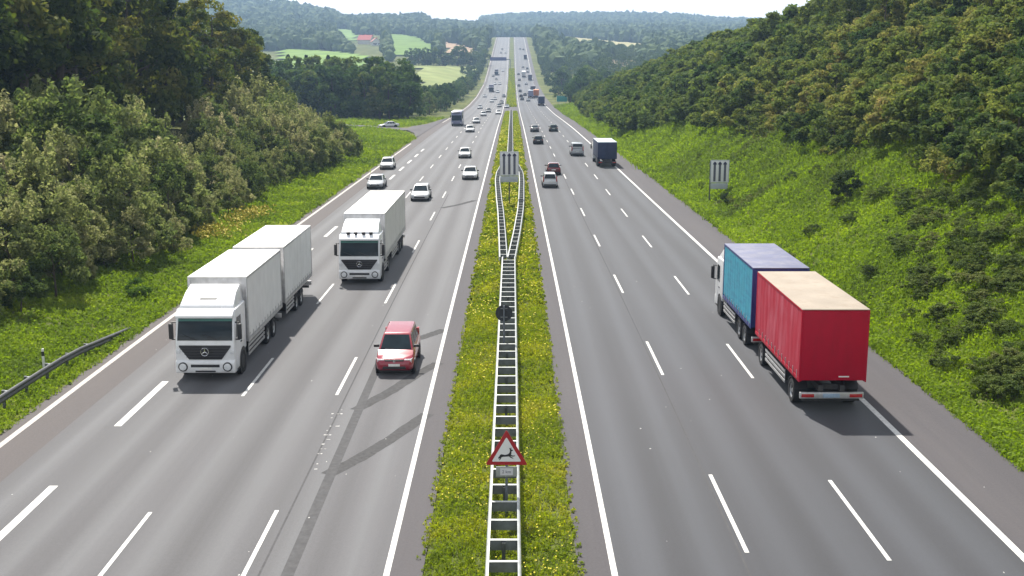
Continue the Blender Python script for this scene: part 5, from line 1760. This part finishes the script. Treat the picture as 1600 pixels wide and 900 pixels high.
# flowers in drifts
n = 6000
x = rg.uniform(-2.0, 2.0, n); y = 24 + (rg.uniform(0, 1, n) ** 1.6) * 250
keep = (pnoise(x, y, .9, 19) + pnoise(x, y, .22, 23) * .5 > .12) & (np.abs(x) > .42) | (rg.uniform(0, 1, n) < .06) | ((y > 88) & (y < 128) & (np.abs(x) < .8))
x, y = x[keep], y[keep]; n = len(x)
h = .30 * (1 + .55 * pnoise(x, y, 1.1, 3)) + rg.uniform(.02, .16, n)
C = np.stack([x, y, zr(y) + np.clip(h, .12, .7)], 1)
sz = np.clip(.028 * (y / 30) ** .75, .028, .12)
d = unit(np.stack([rg.normal(0, .5, n), rg.normal(0, .5, n), np.ones(n)], 1)); t = unit(np.cross(d, rg.normal(size=d.shape))); b_ = np.cross(d, t)
V = np.stack([C + t * sz[:, None], C + b_ * sz[:, None], C - t * sz[:, None], C - b_ * sz[:, None]], 1).reshape(-1, 3)
o = link_mesh('flowers', np_mesh('flowers', V, np.arange(len(V)).reshape(-1, 4), M_FLOWER))
tag(o, 'small yellow flowers scattered in drifts over the median weeds', 'flowers', kind='stuff')

n = 1500
x = rg.normal(0, .8, n) - 22.3; y = rg.uniform(84, 104, n); x += (y - 94) * .03
keep = pnoise(x, y, .7, 61) > -.1
x, y = x[keep], y[keep]; n = len(x)
C = np.stack([x, y, terr(x, y) + rg.uniform(.35, .95, n)], 1)
d = unit(rg.normal(0, 1, (n, 3)) + np.array([0, -.3, .8])); t = unit(np.cross(d, rg.normal(size=d.shape))); b_ = np.cross(d, t)
V = np.stack([C + t * .11, C + b_ * .07, C - t * .11, C - b_ * .07], 1).reshape(-1, 3)
o = link_mesh('flowers', np_mesh('flowers', V, np.arange(len(V)).reshape(-1, 4), surf('golden_bloom', (.46, .38, .05), .7, var=.3, scale=1.0, spec=.2)))
tag(o, 'drift of golden yellow blooms on the left verge beside the thicket', 'flowers', kind='stuff')
# left verge
def verge(name, xr_, y0, y1, n, mat, label, hs, seed, dark=0.0):
    r = np.random.default_rng(seed)
    u = r.uniform(0, 1, n); y = 1 / ((1 - u) / y0 + u / y1)          # denser near the viewer
    x = xr_(y, r.uniform(0, 1, n))
    spa = np.array(sp); dd = np.min(np.hypot(x[:, None] - spa[None, :, 0], y[:, None] - spa[None, :, 1]), 1)
    ok = (dd > 3.0) & ~((y > 221) & (y < 336) & (x < -18) & (x > np.interp(y, [222, 238, 256, 270, 285, 334], [-18.25, -20.6, -25.0, -24.5, -21.5, -18.25]) - .3))
    x, y = x[ok], y[ok]; n = len(x)
    z = terr(x, y)
    k = np.clip(y / 55, .8, 3.2)
    nz = pnoise(x, y, .5, seed + 1)
    h = hs * k ** .75 * (1 + .5 * nz) * r.uniform(.6, 1.4, n)
    tnt = np.clip(.5 + .6 * pnoise(x, y, .16, seed + 2) + .25 * pnoise(x, y, .8, seed + 4) + r.normal(0, .1, n) - dark, 0, 1)
    P = np.stack([x, y, z - .02], 1)
    parts = [blades(P, np.clip(h, .05, 2), .022 * k, 4, 1.0, r, tnt)]
    q = r.uniform(0, 1, n) < .45
    Pq = P[q].copy(); Pq[:, 2] += np.clip(h[q], .05, 2) * .5
    V, Fq, T = leaf_cloud(Pq, np.repeat(np.clip(h[q] * .55, .06, .7)[:, None], 3, 1), 5, .085, .6, r, tnt[q])
    V4 = V.reshape(-1, 4, 3); cen = V4.mean(1, keepdims=True); kk = np.repeat(k[q], 5)[:, None, None]
    V = (cen + (V4 - cen) * kk ** .7).reshape(-1, 3)
    parts.append((V, np.concatenate([Fq[:, [0, 1, 2]], Fq[:, [0, 2, 3]]]), T))
    return tag(joined(name, parts, mat), label, 'grass', kind='stuff')
verge('grass', lambda y, u: -18.05 - u ** .85 * np.where(y < 185, 8.5, np.clip((y - 185) * .5 + 8.5, 8.5, 22)), 30, 212, 42000, GM_VERGE, 'bright green verge grass left of the carriageway', .20, 101)
verge('grass', lambda y, u: -18.1 - u * 50, 200, 335, 15000, GM_VERGE, 'green and yellow grass around the slip road on the left', .22, 105)
def right_x(y, u):
    hi_ = np.interp(y, ey, ex) + 2.0
    hi_ = np.where(y < ey[0], 30.0, hi_)
    return 17.05 + u ** .9 * (hi_ - 17.05)
verge('grass', right_x, 34, 470, 95000, GM_SLOPE, 'bright green grass and herbs on the lower right slope', .24, 111)
# low bramble and herb cover in the near right corner
S_BR = Stock('shrub', 4, leaf_mat('leaves_bramble', [(.055, .085, .028), (.09, .13, .034), (.13, .17, .04), (.19, .20, .07)], .3, objvar=.5), ('bramble', 'foliage', 'stem'), 91)
for k in range(120):
    px, py = random.uniform(1400, 1640), random.uniform(285, 640)
    lim = 1290 + (640 - py) * .12 + max(0, (py - 420)) * 1.05
    if px < lim + 60 * random.random(): continue
    g = at(px, py, False)
    if g is None: continue
    S_BR.plant(g.x, g.y, random.uniform(.16, .30), 'low bramble clump among the herbs at the right edge of the near slope', 'shrub', 'brambles on the near right slope', sq=1.5)
# weeds among the slope grass
S_WD = Stock('shrub', 3, leaf_mat('leaves_weed', [(.065, .095, .028), (.10, .14, .032), (.14, .18, .036), (.20, .20, .07)], .3, objvar=.6), ('weed_clump', 'foliage', 'stem'), 95)
for k in range(85):
    px = random.uniform(1010, 1640); py = random.uniform(215, 700)
    g = at(px, py, False)
    if g is None or g.x < 18.5 or g.y > 260 or g.x > np.interp(g.y, ey, ex): continue
    S_WD.plant(g.x, g.y, random.uniform(.10, .20) * (1 + g.y / 260), 'weed clump scattered in the open grass of the right slope', 'weed', 'weed clumps in the slope grass', sq=1.5)

# ================================================================== AIR
hz = MB().box(-3260, 3260, -60, 5060, -14.0, 170.0)
mh = bpy.data.materials.new('haze'); mh.use_nodes = True
nn, ll = mh.node_tree.nodes, mh.node_tree.links
nn.clear()
mo = nn.new('ShaderNodeOutputMaterial'); pv = nn.new('ShaderNodeVolumePrincipled')
pv.inputs['Color'].default_value = (.48, .69, 1.0, 1); pv.inputs['Density'].default_value = HAZE; pv.inputs['Anisotropy'].default_value = .2
ll.new(pv.outputs['Volume'], mo.inputs['Volume'])
me = bpy.data.meshes.new('haze'); me.from_pydata(hz.v, [], hz.f); me.materials.append(mh)
ho = link_mesh('haze', me); ho['kind'] = 'stuff'; ho['label'] = 'thin pale haze over the whole valley'; ho['category'] = 'haze'
